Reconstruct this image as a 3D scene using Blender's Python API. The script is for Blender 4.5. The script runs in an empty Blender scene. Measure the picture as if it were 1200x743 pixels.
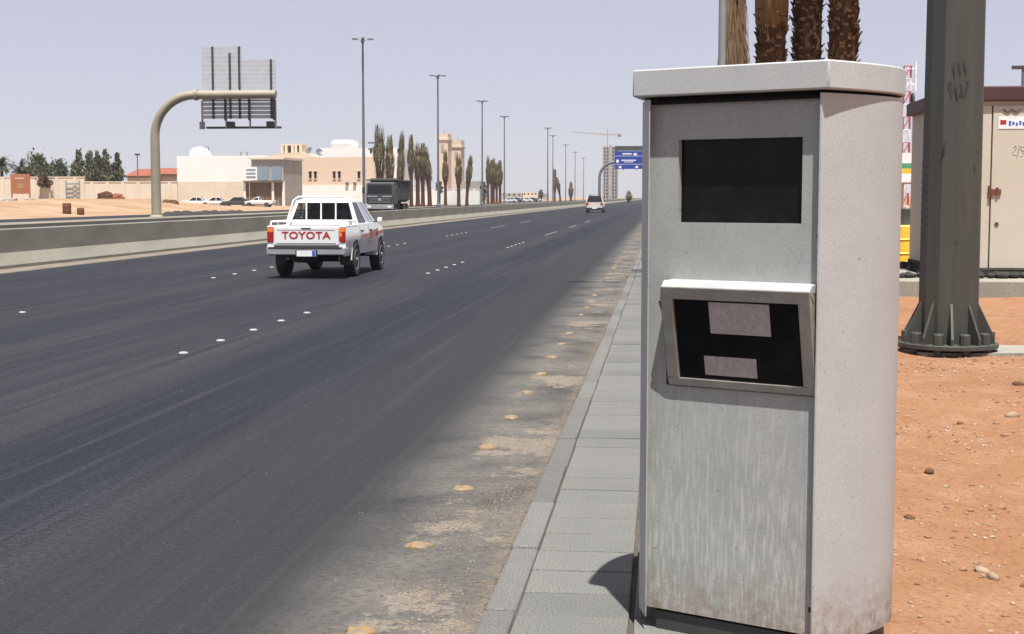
import bpy, bmesh, math, random
from mathutils import Vector, Matrix, noise
R = math.radians
random.seed(7)
scene = bpy.context.scene
col = scene.collection

# ---------------------------------------------------------------- camera
F_PX, W_PX, H_PX = 1667.0, 1200.0, 743.0
VPX, VPY, CAM_H = 777.0, 231.0, 1.60
PITCH = math.atan((H_PX/2 - VPY)/F_PX)
YAW = math.atan((VPX - W_PX/2)*math.cos(PITCH)/F_PX)
cam_d = bpy.data.cameras.new('camera')
cam = bpy.data.objects.new('camera', cam_d); col.objects.link(cam)
cam.location = (0, 0, CAM_H)
cam.rotation_euler = (math.pi/2 - PITCH, 0, YAW)
cam_d.sensor_width = 36; cam_d.lens = F_PX/W_PX*36
cam_d.clip_start = .1; cam_d.clip_end = 9000
scene.camera = cam

# ---------------------------------------------------------------- light
SUN_EL = R(72); SUN_H = Vector((.28, -.96)).normalized()
world = bpy.data.worlds.new('World'); scene.world = world; world.use_nodes = True
wn = world.node_tree; wn.nodes.clear()
sky = wn.nodes.new('ShaderNodeTexSky'); sky.sky_type = 'NISHITA'; sky.sun_disc = False
sky.sun_elevation = SUN_EL; sky.sun_rotation = math.atan2(SUN_H.x, SUN_H.y)
sky.altitude = 0; sky.air_density = .7; sky.dust_density = .3; sky.ozone_density = 6.0
bgn = wn.nodes.new('ShaderNodeBackground'); bgn.inputs['Strength'].default_value = .070
wo = wn.nodes.new('ShaderNodeOutputWorld')
hz = wn.nodes.new('ShaderNodeMix'); hz.data_type = 'RGBA'        # dusty white air over the whole sky
hz.inputs[0].default_value = .65; hz.inputs[7].default_value = (5.75, 5.2, 5.55, 1)
wn.links.new(sky.outputs[0], hz.inputs[6]); wn.links.new(hz.outputs[2], bgn.inputs[0]); wn.links.new(bgn.outputs[0], wo.inputs[0])
sl = bpy.data.lights.new('sun', 'SUN'); sl.energy = 5.0; sl.angle = R(.53); sl.color = (1, .965, .915)
so = bpy.data.objects.new('sun', sl); col.objects.link(so)
to_sun = Vector((SUN_H.x*math.cos(SUN_EL), SUN_H.y*math.cos(SUN_EL), math.sin(SUN_EL)))
so.rotation_euler = to_sun.to_track_quat('Z', 'Y').to_euler(); so.location = (0, 0, 60)
vs = scene.view_settings
vs.view_transform = 'Standard'; vs.look = 'None'; vs.exposure = .85; vs.gamma = 1; vs.use_curve_mapping = False

# ---------------------------------------------------------------- helpers
_f = Vector((-math.sin(YAW)*math.cos(PITCH), math.cos(YAW)*math.cos(PITCH), -math.sin(PITCH)))
_r = Vector((math.cos(YAW), math.sin(YAW), 0)); _u = _r.cross(_f)
CAM = Vector((0, 0, CAM_H))
def ray(x, y): return _f*F_PX + _r*(x - W_PX/2) + _u*(H_PX/2 - y)
def at(x, y, Y):                       # pixel -> point at road distance Y
    d = ray(x, y); return CAM + d*(Y/d.y)
def gp(x, y, z=0.0):                   # pixel -> point at height z
    d = ray(x, y); return CAM + d*((z - CAM_H)/d.z)
def X_at(x, Y): return at(x, VPY, Y).x
def Z_at(y, Y): return at(VPX, y, Y).z

def lerp(a, b, t): return a + (b - a)*t
def smooth(a, b, t):
    t = max(0, min(1, (t - a)/(b - a))); return t*t*(3 - 2*t)

class MB:
    def __init__(s): s.v = []; s.f = []
    def add(s, vs_, fs):
        o = len(s.v); s.v += [tuple(p) for p in vs_]; s.f += [tuple(i + o for i in f) for f in fs]; return s
    def box(s, x0, x1, y0, y1, z0, z1):
        return s.add([(x0,y0,z0),(x1,y0,z0),(x1,y1,z0),(x0,y1,z0),(x0,y0,z1),(x1,y0,z1),(x1,y1,z1),(x0,y1,z1)],
                     [(3,2,1,0),(4,5,6,7),(0,1,5,4),(1,2,6,5),(2,3,7,6),(3,0,4,7)])
    def quad(s, a, b, c, d): return s.add([a, b, c, d], [(0,1,2,3)])
    def prism(s, poly, z0, z1, axis='z'):
        n = len(poly)
        if axis == 'z': m = lambda p, h: (p[0], p[1], h)
        elif axis == 'x': m = lambda p, h: (h, p[0], p[1])
        else: m = lambda p, h: (p[0], h, p[1])
        vs_ = [m(p, z0) for p in poly] + [m(p, z1) for p in poly]
        return s.add(vs_, [tuple(range(n))[::-1], tuple(range(n, 2*n))] + [(i, (i+1) % n, (i+1) % n + n, i + n) for i in range(n)])
    def tube(s, pts, rad, n=8, caps=True):
        pts = [Vector(p) for p in pts]
        if not isinstance(rad, (list, tuple)): rad = [rad]*len(pts)
        o = len(s.v); prev = None
        for i, p in enumerate(pts):
            d = (pts[min(i+1, len(pts)-1)] - pts[max(i-1, 0)]).normalized()
            if prev is None:
                a = Vector((0,0,1)) if abs(d.z) < .9 else Vector((1,0,0))
                e1 = d.cross(a).normalized()
            else:
                e1 = (prev - d*prev.dot(d)).normalized()
            prev = e1; e2 = d.cross(e1)
            for k in range(n):
                t = 2*math.pi*k/n
                s.v.append(tuple(p + (e1*math.cos(t) + e2*math.sin(t))*rad[i]))
        for i in range(len(pts) - 1):
            for k in range(n):
                a = o + i*n + k; b = o + i*n + (k+1) % n
                s.f.append((a, b, b + n, a + n))
        if caps:
            s.f.append(tuple(range(o, o + n))[::-1]); m = o + (len(pts)-1)*n
            s.f.append(tuple(range(m, m + n)))
        return s
    def lathe(s, prof, n=16, c=(0,0,0), axis='z'):      # prof: (radius, height)
        o = len(s.v)
        for r, h in prof:
            for k in range(n):
                t = 2*math.pi*k/n; a, b = r*math.cos(t), r*math.sin(t)
                p = (a, b, h) if axis == 'z' else ((h, a, b) if axis == 'x' else (b, h, a))
                s.v.append((p[0]+c[0], p[1]+c[1], p[2]+c[2]))
        for i in range(len(prof) - 1):
            for k in range(n):
                a = o + i*n + k; b = o + i*n + (k+1) % n
                s.f.append((a, b, b + n, a + n))
        s.f.append(tuple(range(o, o+n))[::-1]); m = o + (len(prof)-1)*n; s.f.append(tuple(range(m, m+n)))
        return s
    def sheet(s, rows):
        n = len(rows[0]); o = len(s.v)
        for r in rows: s.v += [tuple(p) for p in r]
        for i in range(len(rows)-1):
            for k in range(n-1):
                a = o + i*n + k; s.f.append((a, a+1, a+1+n, a+n))
        return s
    def rot(s, ang, c=(0,0,0)):
        m = Matrix.Translation(c) @ Matrix.Rotation(ang, 4, 'Z') @ Matrix.Translation(-Vector(c))
        s.v = [tuple(m @ Vector(p)) for p in s.v]; return s
    def move(s, d): s.v = [(p[0]+d[0], p[1]+d[1], p[2]+d[2]) for p in s.v]; return s
    def build(s, name, mat, parent=None, smooth_=False, bevel=0, seg=2, sharp=35):
        me = bpy.data.meshes.new(name); me.from_pydata(s.v, [], s.f); me.validate()
        bm = bmesh.new(); bm.from_mesh(me)
        if smooth_ != 'leaf':
            bmesh.ops.remove_doubles(bm, verts=bm.verts, dist=1e-5)
            bmesh.ops.recalc_face_normals(bm, faces=bm.faces)
        bm.to_mesh(me); bm.free()
        me.materials.append(M[mat] if isinstance(mat, str) else mat)
        if smooth_ is True:
            me.shade_smooth(); me.set_sharp_from_angle(angle=R(sharp))
        o = bpy.data.objects.new(name, me); col.objects.link(o)
        if parent: o.parent = parent
        if bevel:
            b = o.modifiers.new('bevel', 'BEVEL'); b.width = bevel; b.segments = seg; b.limit_method = 'ANGLE'; b.angle_limit = R(40)
        return o

def tag(o, label=None, cat=None, group=None, kind=None):
    if label: o['label'] = label
    if cat: o['category'] = cat
    if group: o['group'] = group
    if kind: o['kind'] = kind
    return o
def thing(name, label, cat, loc=(0,0,0), rz=0, group=None):
    o = bpy.data.objects.new(name, None); col.objects.link(o); o.empty_display_size = .3
    o.location = loc; o.rotation_euler = (0, 0, rz); return tag(o, label, cat, group)
def copy_tree(o, parent=None):
    c = o.copy(); col.objects.link(c)
    if parent: c.parent = parent
    for ch in list(o.children): copy_tree(ch, c)
    return c

# ---------------------------------------------------------------- materials
M = {}
def nodes(name):
    m = bpy.data.materials.new(name); m.use_nodes = True
    nt = m.node_tree; b = nt.nodes['Principled BSDF']; M[name] = m
    return m, nt, b
def N(nt, t, **kw):
    n = nt.nodes.new(t)
    for k, v in kw.items():
        if k in n.inputs: n.inputs[k].default_value = v
        else: setattr(n, k, v)
    return n
def L(nt, a, b): nt.links.new(a, b)
def rgb(c): return (c[0], c[1], c[2], 1)
def noise_fac(nt, vec, scale, detail=4, rough=.55, lo=.35, hi=.65):
    n = N(nt, 'ShaderNodeTexNoise', Scale=scale, Detail=detail, Roughness=rough); L(nt, vec, n.inputs['Vector'])
    r = N(nt, 'ShaderNodeMapRange'); r.inputs['From Min'].default_value = lo; r.inputs['From Max'].default_value = hi
    L(nt, n.outputs['Fac'], r.inputs['Value']); return r.outputs[0]
def mixc(nt, fac, a, b, mode='MIX'):
    m = N(nt, 'ShaderNodeMix', data_type='RGBA', blend_type=mode)
    for i, v in ((0, fac), (6, a), (7, b)):
        if hasattr(v, 'is_output'): L(nt, v, m.inputs[i])
        else: m.inputs[i].default_value = v if i == 0 else rgb(v)
    return m.outputs[2]
def pm(name, c1, c2=None, scale=3, rough=.7, bump=0, bscale=60, metal=0, spec=.5, stretch=(1,1,1), fine=None, dirt=None, coat=0, vary=0):
    m, nt, b = nodes(name)
    b.inputs['Roughness'].default_value = rough; b.inputs['Metallic'].default_value = metal
    b.inputs['Specular IOR Level'].default_value = spec
    if coat: b.inputs['Coat Weight'].default_value = coat; b.inputs['Coat Roughness'].default_value = .08
    tc = N(nt, 'ShaderNodeTexCoord'); mp = N(nt, 'ShaderNodeMapping'); mp.inputs['Scale'].default_value = stretch
    L(nt, tc.outputs['Object'], mp.inputs[0]); v = mp.outputs[0]
    if c2 is None: c2 = tuple(x*.86 for x in c1)
    c = mixc(nt, noise_fac(nt, v, scale), c1, c2)
    if fine: c = mixc(nt, noise_fac(nt, v, fine[0], 2, .6, .42, .62), c, fine[1])
    if dirt: c = mixc(nt, noise_fac(nt, v, dirt[0], 6, .65, dirt[2], dirt[3]), c, dirt[1])
    if vary:
        oi = N(nt, 'ShaderNodeObjectInfo'); vr = N(nt, 'ShaderNodeMapRange'); vr.inputs['To Min'].default_value = 1 - vary; vr.inputs['To Max'].default_value = 1 + vary
        L(nt, oi.outputs['Random'], vr.inputs['Value']); hs = N(nt, 'ShaderNodeHueSaturation'); L(nt, vr.outputs[0], hs.inputs['Value']); L(nt, c, hs.inputs['Color']); c = hs.outputs[0]
    L(nt, c, b.inputs['Base Color'])
    if bump:
        n = N(nt, 'ShaderNodeTexNoise', Scale=bscale, Detail=3); L(nt, v, n.inputs['Vector'])
        bp = N(nt, 'ShaderNodeBump', Strength=bump, Distance=.01); L(nt, n.outputs['Fac'], bp.inputs['Height']); L(nt, bp.outputs[0], b.inputs['Normal'])
    return m

# sand
def mat_sand():
    m, nt, b = nodes('sand'); b.inputs['Roughness'].default_value = .95; b.inputs['Specular IOR Level'].default_value = .1
    g = N(nt, 'ShaderNodeNewGeometry'); v = g.outputs['Position']
    c = mixc(nt, noise_fac(nt, v, .35, 5), (.290, .152, .080), (.245, .124, .062))
    c = mixc(nt, noise_fac(nt, v, 2.3, 6, .7, .45, .75), c, (.34, .20, .12))
    c = mixc(nt, noise_fac(nt, v, 38, 6, .8, .50, .66), c, (.165, .085, .050))
    sx = N(nt, 'ShaderNodeSeparateXYZ'); L(nt, v, sx.inputs[0])
    mr = N(nt, 'ShaderNodeMapRange'); mr.inputs['From Min'].default_value = -30; mr.inputs['From Max'].default_value = -50
    L(nt, sx.outputs[0], mr.inputs['Value'])
    c = mixc(nt, mr.outputs[0], c, mixc(nt, noise_fac(nt, v, .16, 6, .65, .40, .60), (.27, .172, .098), (.33, .235, .155)))
    L(nt, c, b.inputs['Base Color'])
    n1 = N(nt, 'ShaderNodeTexNoise', Scale=9, Detail=8, Roughness=.7); L(nt, v, n1.inputs['Vector'])
    bp = N(nt, 'ShaderNodeBump', Strength=.7, Distance=.07); L(nt, n1.outputs['Fac'], bp.inputs['Height'])
    n2 = N(nt, 'ShaderNodeTexVoronoi', Scale=45); L(nt, v, n2.inputs['Vector'])
    b2 = N(nt, 'ShaderNodeBump', Strength=.25, Distance=.01); L(nt, n2.outputs['Distance'], b2.inputs['Height'])
    L(nt, bp.outputs[0], b2.inputs['Normal']); L(nt, b2.outputs[0], b.inputs['Normal'])
mat_sand()

def band(nt, x, centre, half, soft):       # 1 inside a strip of x
    s = N(nt, 'ShaderNodeMath', operation='SUBTRACT'); L(nt, x, s.inputs[0]); s.inputs[1].default_value = centre
    a = N(nt, 'ShaderNodeMath', operation='ABSOLUTE'); L(nt, s.outputs[0], a.inputs[0])
    r = N(nt, 'ShaderNodeMapRange', interpolation_type='SMOOTHSTEP')
    r.inputs['From Min'].default_value = half + soft; r.inputs['From Max'].default_value = half
    L(nt, a.outputs[0], r.inputs['Value']); return r.outputs[0]
def mul(nt, a, b):
    m = N(nt, 'ShaderNodeMath', operation='MULTIPLY')
    for i, v in enumerate((a, b)):
        if hasattr(v, 'is_output'): L(nt, v, m.inputs[i])
        else: m.inputs[i].default_value = v
    return m.outputs[0]
def mat_asphalt(name, kerb_x=None, barrier_x=None):
    m, nt, b = nodes(name); b.inputs['Specular IOR Level'].default_value = .08
    g = N(nt, 'ShaderNodeNewGeometry'); v = g.outputs['Position']
    sx = N(nt, 'ShaderNodeSeparateXYZ'); L(nt, v, sx.inputs[0]); x = sx.outputs[0]
    mp = N(nt, 'ShaderNodeMapping'); mp.inputs['Scale'].default_value = (1, .05, 1); L(nt, v, mp.inputs[0])
    c = mixc(nt, noise_fac(nt, v, .25, 4), (.0190, .0225, .0300), (.0230, .0260, .0335))
    c = mixc(nt, noise_fac(nt, mp.outputs[0], .9, 5, .6, .4, .62), c, (.031, .0325, .037))
    c = mixc(nt, noise_fac(nt, mp.outputs[0], 3.5, 4, .6, .5, .8), c, (.0165, .0185, .0225))
    if kerb_x is not None:
        for cx, hw, so_, colr, k in ((-2.1,.35,.5,(.0145,.017,.025),.65), (-3.75,.35,.55,(.0145,.0175,.027),.7), (-4.45,.10,.35,(.038,.0375,.039),.45),
                                     (-5.9,.3,.5,(.0195,.0215,.027),.5), (-7.9,.3,.6,(.0195,.0215,.027),.5), (-8.4,.1,.4,(.037,.0365,.038),.35), (-10,.4,.6,(.0195,.0215,.027),.4), (-12,.4,.6,(.0195,.0215,.027),.4)):
            f = mul(nt, band(nt, x, cx, hw, so_), mul(nt, noise_fac(nt, mp.outputs[0], .6, 3, .5, .2, .55), k))
            c = mixc(nt, f, c, colr)
    ms = N(nt, 'ShaderNodeMapping'); ms.inputs['Scale'].default_value = (1, .012, 1); L(nt, v, ms.inputs[0])
    c = mixc(nt, mul(nt, noise_fac(nt, ms.outputs[0], 9, 4, .6, .52, .70), .55), c, (.044, .0445, .047))
    c = mixc(nt, mul(nt, noise_fac(nt, ms.outputs[0], 14, 3, .6, .54, .68), .5), c, (.0135, .015, .0185))
    c = mixc(nt, mul(nt, noise_fac(nt, v, 1.7, 6, .7, .55, .75), .4), c, (.0150, .0165, .020))
    fine = N(nt, 'ShaderNodeTexNoise', Scale=170, Detail=2); L(nt, v, fine.inputs['Vector'])
    fr = N(nt, 'ShaderNodeMapRange'); fr.inputs['From Min'].default_value = .3; fr.inputs['From Max'].default_value = .72
    fr.inputs['To Min'].default_value = .48; fr.inputs['To Max'].default_value = 1.55; L(nt, fine.outputs['Fac'], fr.inputs['Value'])
    grit = N(nt, 'ShaderNodeTexNoise', Scale=30, Detail=6, Roughness=.85); L(nt, v, grit.inputs['Vector'])
    gr = N(nt, 'ShaderNodeMapRange'); gr.inputs['From Min'].default_value = .33; gr.inputs['From Max'].default_value = .67
    gr.inputs['To Min'].default_value = .38; gr.inputs['To Max'].default_value = 1.62; L(nt, grit.outputs['Fac'], gr.inputs['Value'])
    both = mul(nt, fr.outputs[0], gr.outputs[0])
    cc = N(nt, 'ShaderNodeCombineColor'); [L(nt, both, cc.inputs[i]) for i in range(3)]
    c = mixc(nt, 1.0, c, cc.outputs[0], 'MULTIPLY')
    if kerb_x is not None:
        # drifted dust and crumbled grit lying along the kerb, thinning towards the lane
        c = mixc(nt, mul(nt, band(nt, x, -1.7, .4, 1.0), .5), c, (.036, .0355, .0355))
        d1 = mul(nt, band(nt, x, kerb_x, .42, .62), noise_fac(nt, v, 1.0, 8, .78, .32, .56))
        d1 = mul(nt, d1, noise_fac(nt, v, 26, 5, .8, .22, .55))
        c = mixc(nt, mul(nt, d1, .80), c, mixc(nt, noise_fac(nt, v, 8, 4), (.178, .166, .143), (.128, .122, .108)))
        d2 = mul(nt, band(nt, x, kerb_x - .22, .24, .14), noise_fac(nt, v, .75, 8, .78, .535, .56))
        d2 = mul(nt, d2, noise_fac(nt, v, 34, 6, .85, .40, .50))
        c = mixc(nt, mul(nt, d2, .9), c, mixc(nt, noise_fac(nt, v, 70, 3, .7), (.25, .215, .17), (.13, .11, .09)))
        d3 = mul(nt, band(nt, x, kerb_x, .05, .09), noise_fac(nt, v, 4.2, 7, .8, .42, .52))
        d3 = mul(nt, d3, noise_fac(nt, v, 45, 5, .8, .36, .54))
        c = mixc(nt, mul(nt, d3, .85), c, mixc(nt, noise_fac(nt, v, 30, 4), (.20, .165, .125), (.085, .066, .05)))
        d4 = mul(nt, band(nt, x, kerb_x, .02, .035), noise_fac(nt, v, 6.0, 6, .75, .40, .56))
        c = mixc(nt, mul(nt, d4, .85), c, (.040, .033, .026))
    if barrier_x is not None:
        d1 = mul(nt, band(nt, x, barrier_x, .55, .35), noise_fac(nt, v, .8, 6, .7, .25, .45))
        c = mixc(nt, mul(nt, d1, .85), c, (.21, .18, .14))
    L(nt, c, b.inputs['Base Color'])
    rr = N(nt, 'ShaderNodeMapRange'); rr.inputs['To Min'].default_value = .62; rr.inputs['To Max'].default_value = .85
    L(nt, fine.outputs['Fac'], rr.inputs['Value']); L(nt, rr.outputs[0], b.inputs['Roughness'])
    bp = N(nt, 'ShaderNodeBump', Strength=.5, Distance=.006); L(nt, fine.outputs['Fac'], bp.inputs['Height']); L(nt, bp.outputs[0], b.inputs['Normal'])
mat_asphalt('asphalt', -.64, -14.55)
mat_asphalt('asphalt_far')

pm('slab', (.137,.139,.133), (.165,.166,.155), 2.2, .9, .14, 240, spec=.2, vary=.10, fine=(120,(.095,.093,.085)), dirt=(.9,(.165,.146,.115),.52,.78))
pm('kerb_stone', (.135,.135,.13), (.16,.158,.15), 3, .9, .16, 240, spec=.2, vary=.14, fine=(120,(.085,.084,.078)))
pm('mortar', (.07,.064,.053), (.11,.095,.072), 5, .95, .4, 120, spec=.1)
pm('concrete', (.30,.285,.235), (.25,.24,.20), 1.2, .9, .3, 40, spec=.2, fine=(25,(.22,.21,.18)), dirt=(.5,(.20,.185,.15),.5,.8))
pm('barrier_concrete', (.24,.232,.19), (.20,.193,.16), 1.4, .92, .3, 30, spec=.2, stretch=(1,.35,1), fine=(30,(.20,.19,.16)), dirt=(1.3,(.17,.16,.13),.5,.75))
pm('median_paving', (.20,.18,.14), (.17,.155,.125), .5, .9, spec=.2)
pm('gravel', (.215,.175,.135), (.14,.115,.092), 9, .95, spec=.1)
pm('pebble', (.22,.145,.095), (.34,.27,.20), 6, .95, spec=.1)
pm('stud_white', (.34,.335,.32), (.25,.245,.235), 30, .45)
pm('stud_yellow', (.27,.165,.050), (.19,.13,.062), 30, .55, dirt=(38,(.17,.135,.10),.46,.56))
# cabinet
def mat_panel(name, c1, c2, streak, k):
    m, nt, b = nodes(name); b.inputs['Roughness'].default_value = .55; b.inputs['Specular IOR Level'].default_value = .35
    tc = N(nt, 'ShaderNodeTexCoord'); v = tc.outputs['Object']
    c = mixc(nt, noise_fac(nt, v, 5, 4), c1, c2)
    n = noise_fac(nt, v, 120, 4, .75, .36, .64)
    c = mixc(nt, mul(nt, n, .42), c, tuple(x*.62 for x in c1))
    mp = N(nt, 'ShaderNodeMapping'); mp.inputs['Scale'].default_value = (90, 90, 11); L(nt, v, mp.inputs[0])
    sz = N(nt, 'ShaderNodeSeparateXYZ'); L(nt, v, sz.inputs[0])
    mr = N(nt, 'ShaderNodeMapRange'); mr.inputs['From Min'].default_value = 1.15; mr.inputs['From Max'].default_value = .25; L(nt, sz.outputs[2], mr.inputs['Value'])
    s1 = mul(nt, noise_fac(nt, mp.outputs[0], 1, 3, .6, .47, .68), mul(nt, mr.outputs[0], k))
    c = mixc(nt, s1, c, streak)
    mp2 = N(nt, 'ShaderNodeMapping'); mp2.inputs['Scale'].default_value = (30, 30, 1.6); L(nt, v, mp2.inputs[0])
    s2 = mul(nt, noise_fac(nt, mp2.outputs[0], 1, 4, .6, .45, .7), .25*k)
    c = mixc(nt, s2, c, tuple(x*.7 for x in c1))
    gz = N(nt, 'ShaderNodeMapRange'); gz.inputs['From Min'].default_value = .42; gz.inputs['From Max'].default_value = .20; L(nt, sz.outputs[2], gz.inputs['Value'])
    c = mixc(nt, mul(nt, gz.outputs[0], noise_fac(nt, v, 22, 6, .75, .36, .62)), c, (.22, .165, .115))      # sand splashed on the foot
    c = mixc(nt, mul(nt, noise_fac(nt, v, 55, 4, .7, .66, .70), .8), c, (.17, .15, .13))                    # chips and spots
    L(nt, c, b.inputs['Base Color'])
    nn = N(nt, 'ShaderNodeTexNoise', Scale=260, Detail=2); L(nt, v, nn.inputs['Vector'])
    bp = N(nt, 'ShaderNodeBump', Strength=.25, Distance=.002); L(nt, nn.outputs['Fac'], bp.inputs['Height']); L(nt, bp.outputs[0], b.inputs['Normal'])
mat_panel('cabinet_panel', (.36,.37,.35), (.315,.325,.306), (.50,.505,.475), .95)
mat_panel('cabinet_shell', (.44,.445,.435), (.41,.413,.405), (.47,.47,.46), .15)
mat_panel('cabinet_lid', (.46,.475,.465), (.42,.435,.425), (.49,.5,.49), .15)
pm('frame_metal', (.30,.295,.265), (.24,.235,.21), 12, .42, .1, 150, metal=.25, dirt=(18,(.20,.19,.165),.55,.7))
pm('lit_frame_metal', (.40,.41,.41), (.34,.35,.35), 12, .45)  # lighter than the frame: the sunlit top edge is put into the colour
pm('dark_cavity', (.012,.012,.012), (.016,.015,.015), 8, .8, spec=.1)
pm('black_glass', (.006,.006,.0065), (.008,.008,.0085), 5, .14, spec=.14, dirt=(14,(.016,.015,.014),.46,.80))
pm('flash_panel', (.42,.385,.365), (.36,.33,.315), 25, .5, spec=.3, fine=(60,(.33,.305,.29)))
pm('lens_red', (.0088,.0058,.0058), (.007,.0055,.0055), 30, .2, spec=.10)
# metals etc.
pm('pole_paint', (.064,.066,.056), (.050,.052,.045), 1.6, .6, .15, 60, metal=.2, stretch=(5,5,.35), dirt=(3,(.088,.083,.067),.55,.8))
pm('graffiti', (.03,.03,.028), None, 20, .8)
pm('galvanised', (.30,.31,.32), (.25,.26,.27), 2, .5, metal=.4)
pm('lamp_grey', (.16,.165,.18), (.13,.135,.15), 2, .5, metal=.3)
pm('gantry_tan', (.30,.27,.20), (.25,.225,.17), 1.2, .6, metal=.1)
pm('sign_back', (.46,.47,.48), (.41,.42,.43), 2, .5, metal=.1)
pm('dark_steel', (.035,.035,.035), (.05,.048,.045), 3, .6)
pm('sign_blue', (.006,.030,.26), (.008,.038,.29), 2, .35)
pm('sign_white', (.78,.78,.78), None, 3, .5)
pm('cream_paint', (.50,.455,.375), (.47,.43,.35), 1.3, .7, .12, 50, dirt=(2.2,(.42,.37,.29),.56,.85))
pm('maroon_paint', (.06,.024,.021), (.048,.019,.017), 2, .6)
pm('rust', (.16,.06,.025), (.08,.035,.02), 14, .9)
pm('black_rubble', (.018,.018,.017), (.035,.033,.03), 6, .9, .5, 20)
# vehicles
pm('white_car', (.74,.74,.73), (.70,.70,.69), 1, .35, spec=.5, coat=.5, dirt=(2.5,(.58,.54,.47),.6,.95))
pm('white_tube', (.76,.76,.75), None, 3, .45)
pm('tyre', (.018,.018,.018), (.026,.025,.023), 14, .85, .3, 60)
pm('rim', (.42,.42,.41), (.34,.34,.33), 8, .4, metal=.4)
pm('black_plastic', (.02,.02,.02), (.028,.028,.027), 9, .6)
pm('under', (.015,.015,.014), (.022,.02,.018), 6, .9)
pm('bumper_grey', (.46,.47,.48), (.38,.39,.40), 3, .3, metal=.5)
pm('lamp_red', (.36,.012,.012), (.28,.01,.01), 12, .25)
pm('lamp_orange', (.80,.22,.02), (.7,.18,.02), 12, .25)
pm('letter_red', (.42,.012,.016), None, 6, .5)
pm('plate_white', (.8,.8,.8), None, 6, .5)
pm('plate_blue', (.04,.12,.45), None, 6, .5)
pm('stripe_red', (.45,.16,.12), (.55,.30,.24), 9, .5)
pm('seat_grey', (.09,.09,.095), (.07,.07,.075), 9, .9)
pm('truck_green', (.035,.058,.058), (.028,.046,.047), 2, .5, dirt=(2,(.07,.068,.06),.5,.8))
pm('truck_bed', (.055,.062,.056), (.045,.05,.046), 1.2, .7, dirt=(2,(.085,.078,.065),.5,.8))
pm('lamp_glass', (.75,.76,.76), None, 5, .15)
pm('beige_car', (.62,.60,.54), (.58,.56,.5), 1, .35, coat=.4)
pm('dark_car', (.05,.055,.065), None, 1, .35, coat=.4)
m, nt, b = nodes('car_glass')
nt.nodes.remove(b); o_ = nt.nodes['Material Output']
t_ = N(nt, 'ShaderNodeBsdfTransparent'); t_.inputs[0].default_value = (.55, .58, .58, 1)
g_ = N(nt, 'ShaderNodeBsdfGlossy'); g_.inputs['Roughness'].default_value = .05
fr_ = N(nt, 'ShaderNodeFresnel', IOR=1.5); mx_ = N(nt, 'ShaderNodeMixShader')
L(nt, fr_.outputs[0], mx_.inputs[0]); L(nt, t_.outputs[0], mx_.inputs[1]); L(nt, g_.outputs[0], mx_.inputs[2]); L(nt, mx_.outputs[0], o_.inputs[0])
# buildings, plants
pm('render_white', (.74,.73,.70), (.70,.69,.66), .3, .9, spec=.2, dirt=(.25,(.62,.58,.50),.55,.85))
pm('render_cream', (.62,.55,.44), (.57,.50,.40), .4, .9, spec=.2, dirt=(.3,(.52,.44,.33),.5,.8))
pm('render_peach', (.62,.50,.385), (.585,.475,.365), .3, .9, spec=.2, dirt=(.25,(.53,.43,.335),.55,.85))
pm('render_grey', (.36,.34,.30), (.30,.29,.26), .5, .9, spec=.2)
pm('shop_blue', (.20,.27,.33), (.17,.23,.29), .6, .4)
pm('shop_brown', (.12,.075,.04), (.17,.12,.06), .8, .7)
pm('roof_red', (.26,.075,.045), (.20,.06,.038), 1.0, .9)
pm('window_dark', (.012,.013,.016), (.018,.019,.022), 1, .25, spec=.25)
pm('sign_brown', (.36,.135,.065), (.30,.11,.055), .9, .8)
pm('sign_ochre', (.36,.21,.10), None, 1, .8)
pm('tower_concrete', (.34,.32,.28), (.28,.265,.235), .1, .9)
pm('tower_dark', (.09,.09,.085), None, .1, .9)
pm('crane_yellow', (.34,.30,.24), None, .2, .6)
pm('lattice_red', (.42,.05,.04), None, .5, .6)
pm('fuel_green', (.08,.30,.16), None, 1, .5)
pm('fuel_yellow', (.72,.52,.06), None, 1, .5)
pm('trunk_brown', (.085,.048,.026), (.13,.075,.04), 5, .95, .6, 25, spec=.1)
pm('bark_dark', (.062,.036,.022), (.115,.064,.034), 9, .95, .6, 40, spec=.1)
pm('bark_tip', (.30,.19,.105), (.13,.075,.04), 7, .9, spec=.1)
pm('burlap', (.22,.125,.055), (.15,.085,.038), 3, .95, .5, 60, stretch=(6,6,.6), spec=.1)
pm('straw', (.80,.63,.38), (.62,.45,.24), 6, .95, spec=.1)
pm('trunk_red', (.095,.042,.025), (.065,.032,.021), 2, .95, spec=.1)
pm('frond_dry', (.135,.098,.040), (.165,.105,.050), 1.2, .8, spec=.2)
pm('frond_green', (.058,.066,.030), (.085,.085,.040), 1.2, .8, spec=.2)
pm('leaf_dark', (.038,.050,.022), (.062,.068,.034), .8, .7, spec=.2)
pm('leaf_mid', (.062,.072,.034), (.10,.10,.052), .8, .7, spec=.2)

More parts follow.
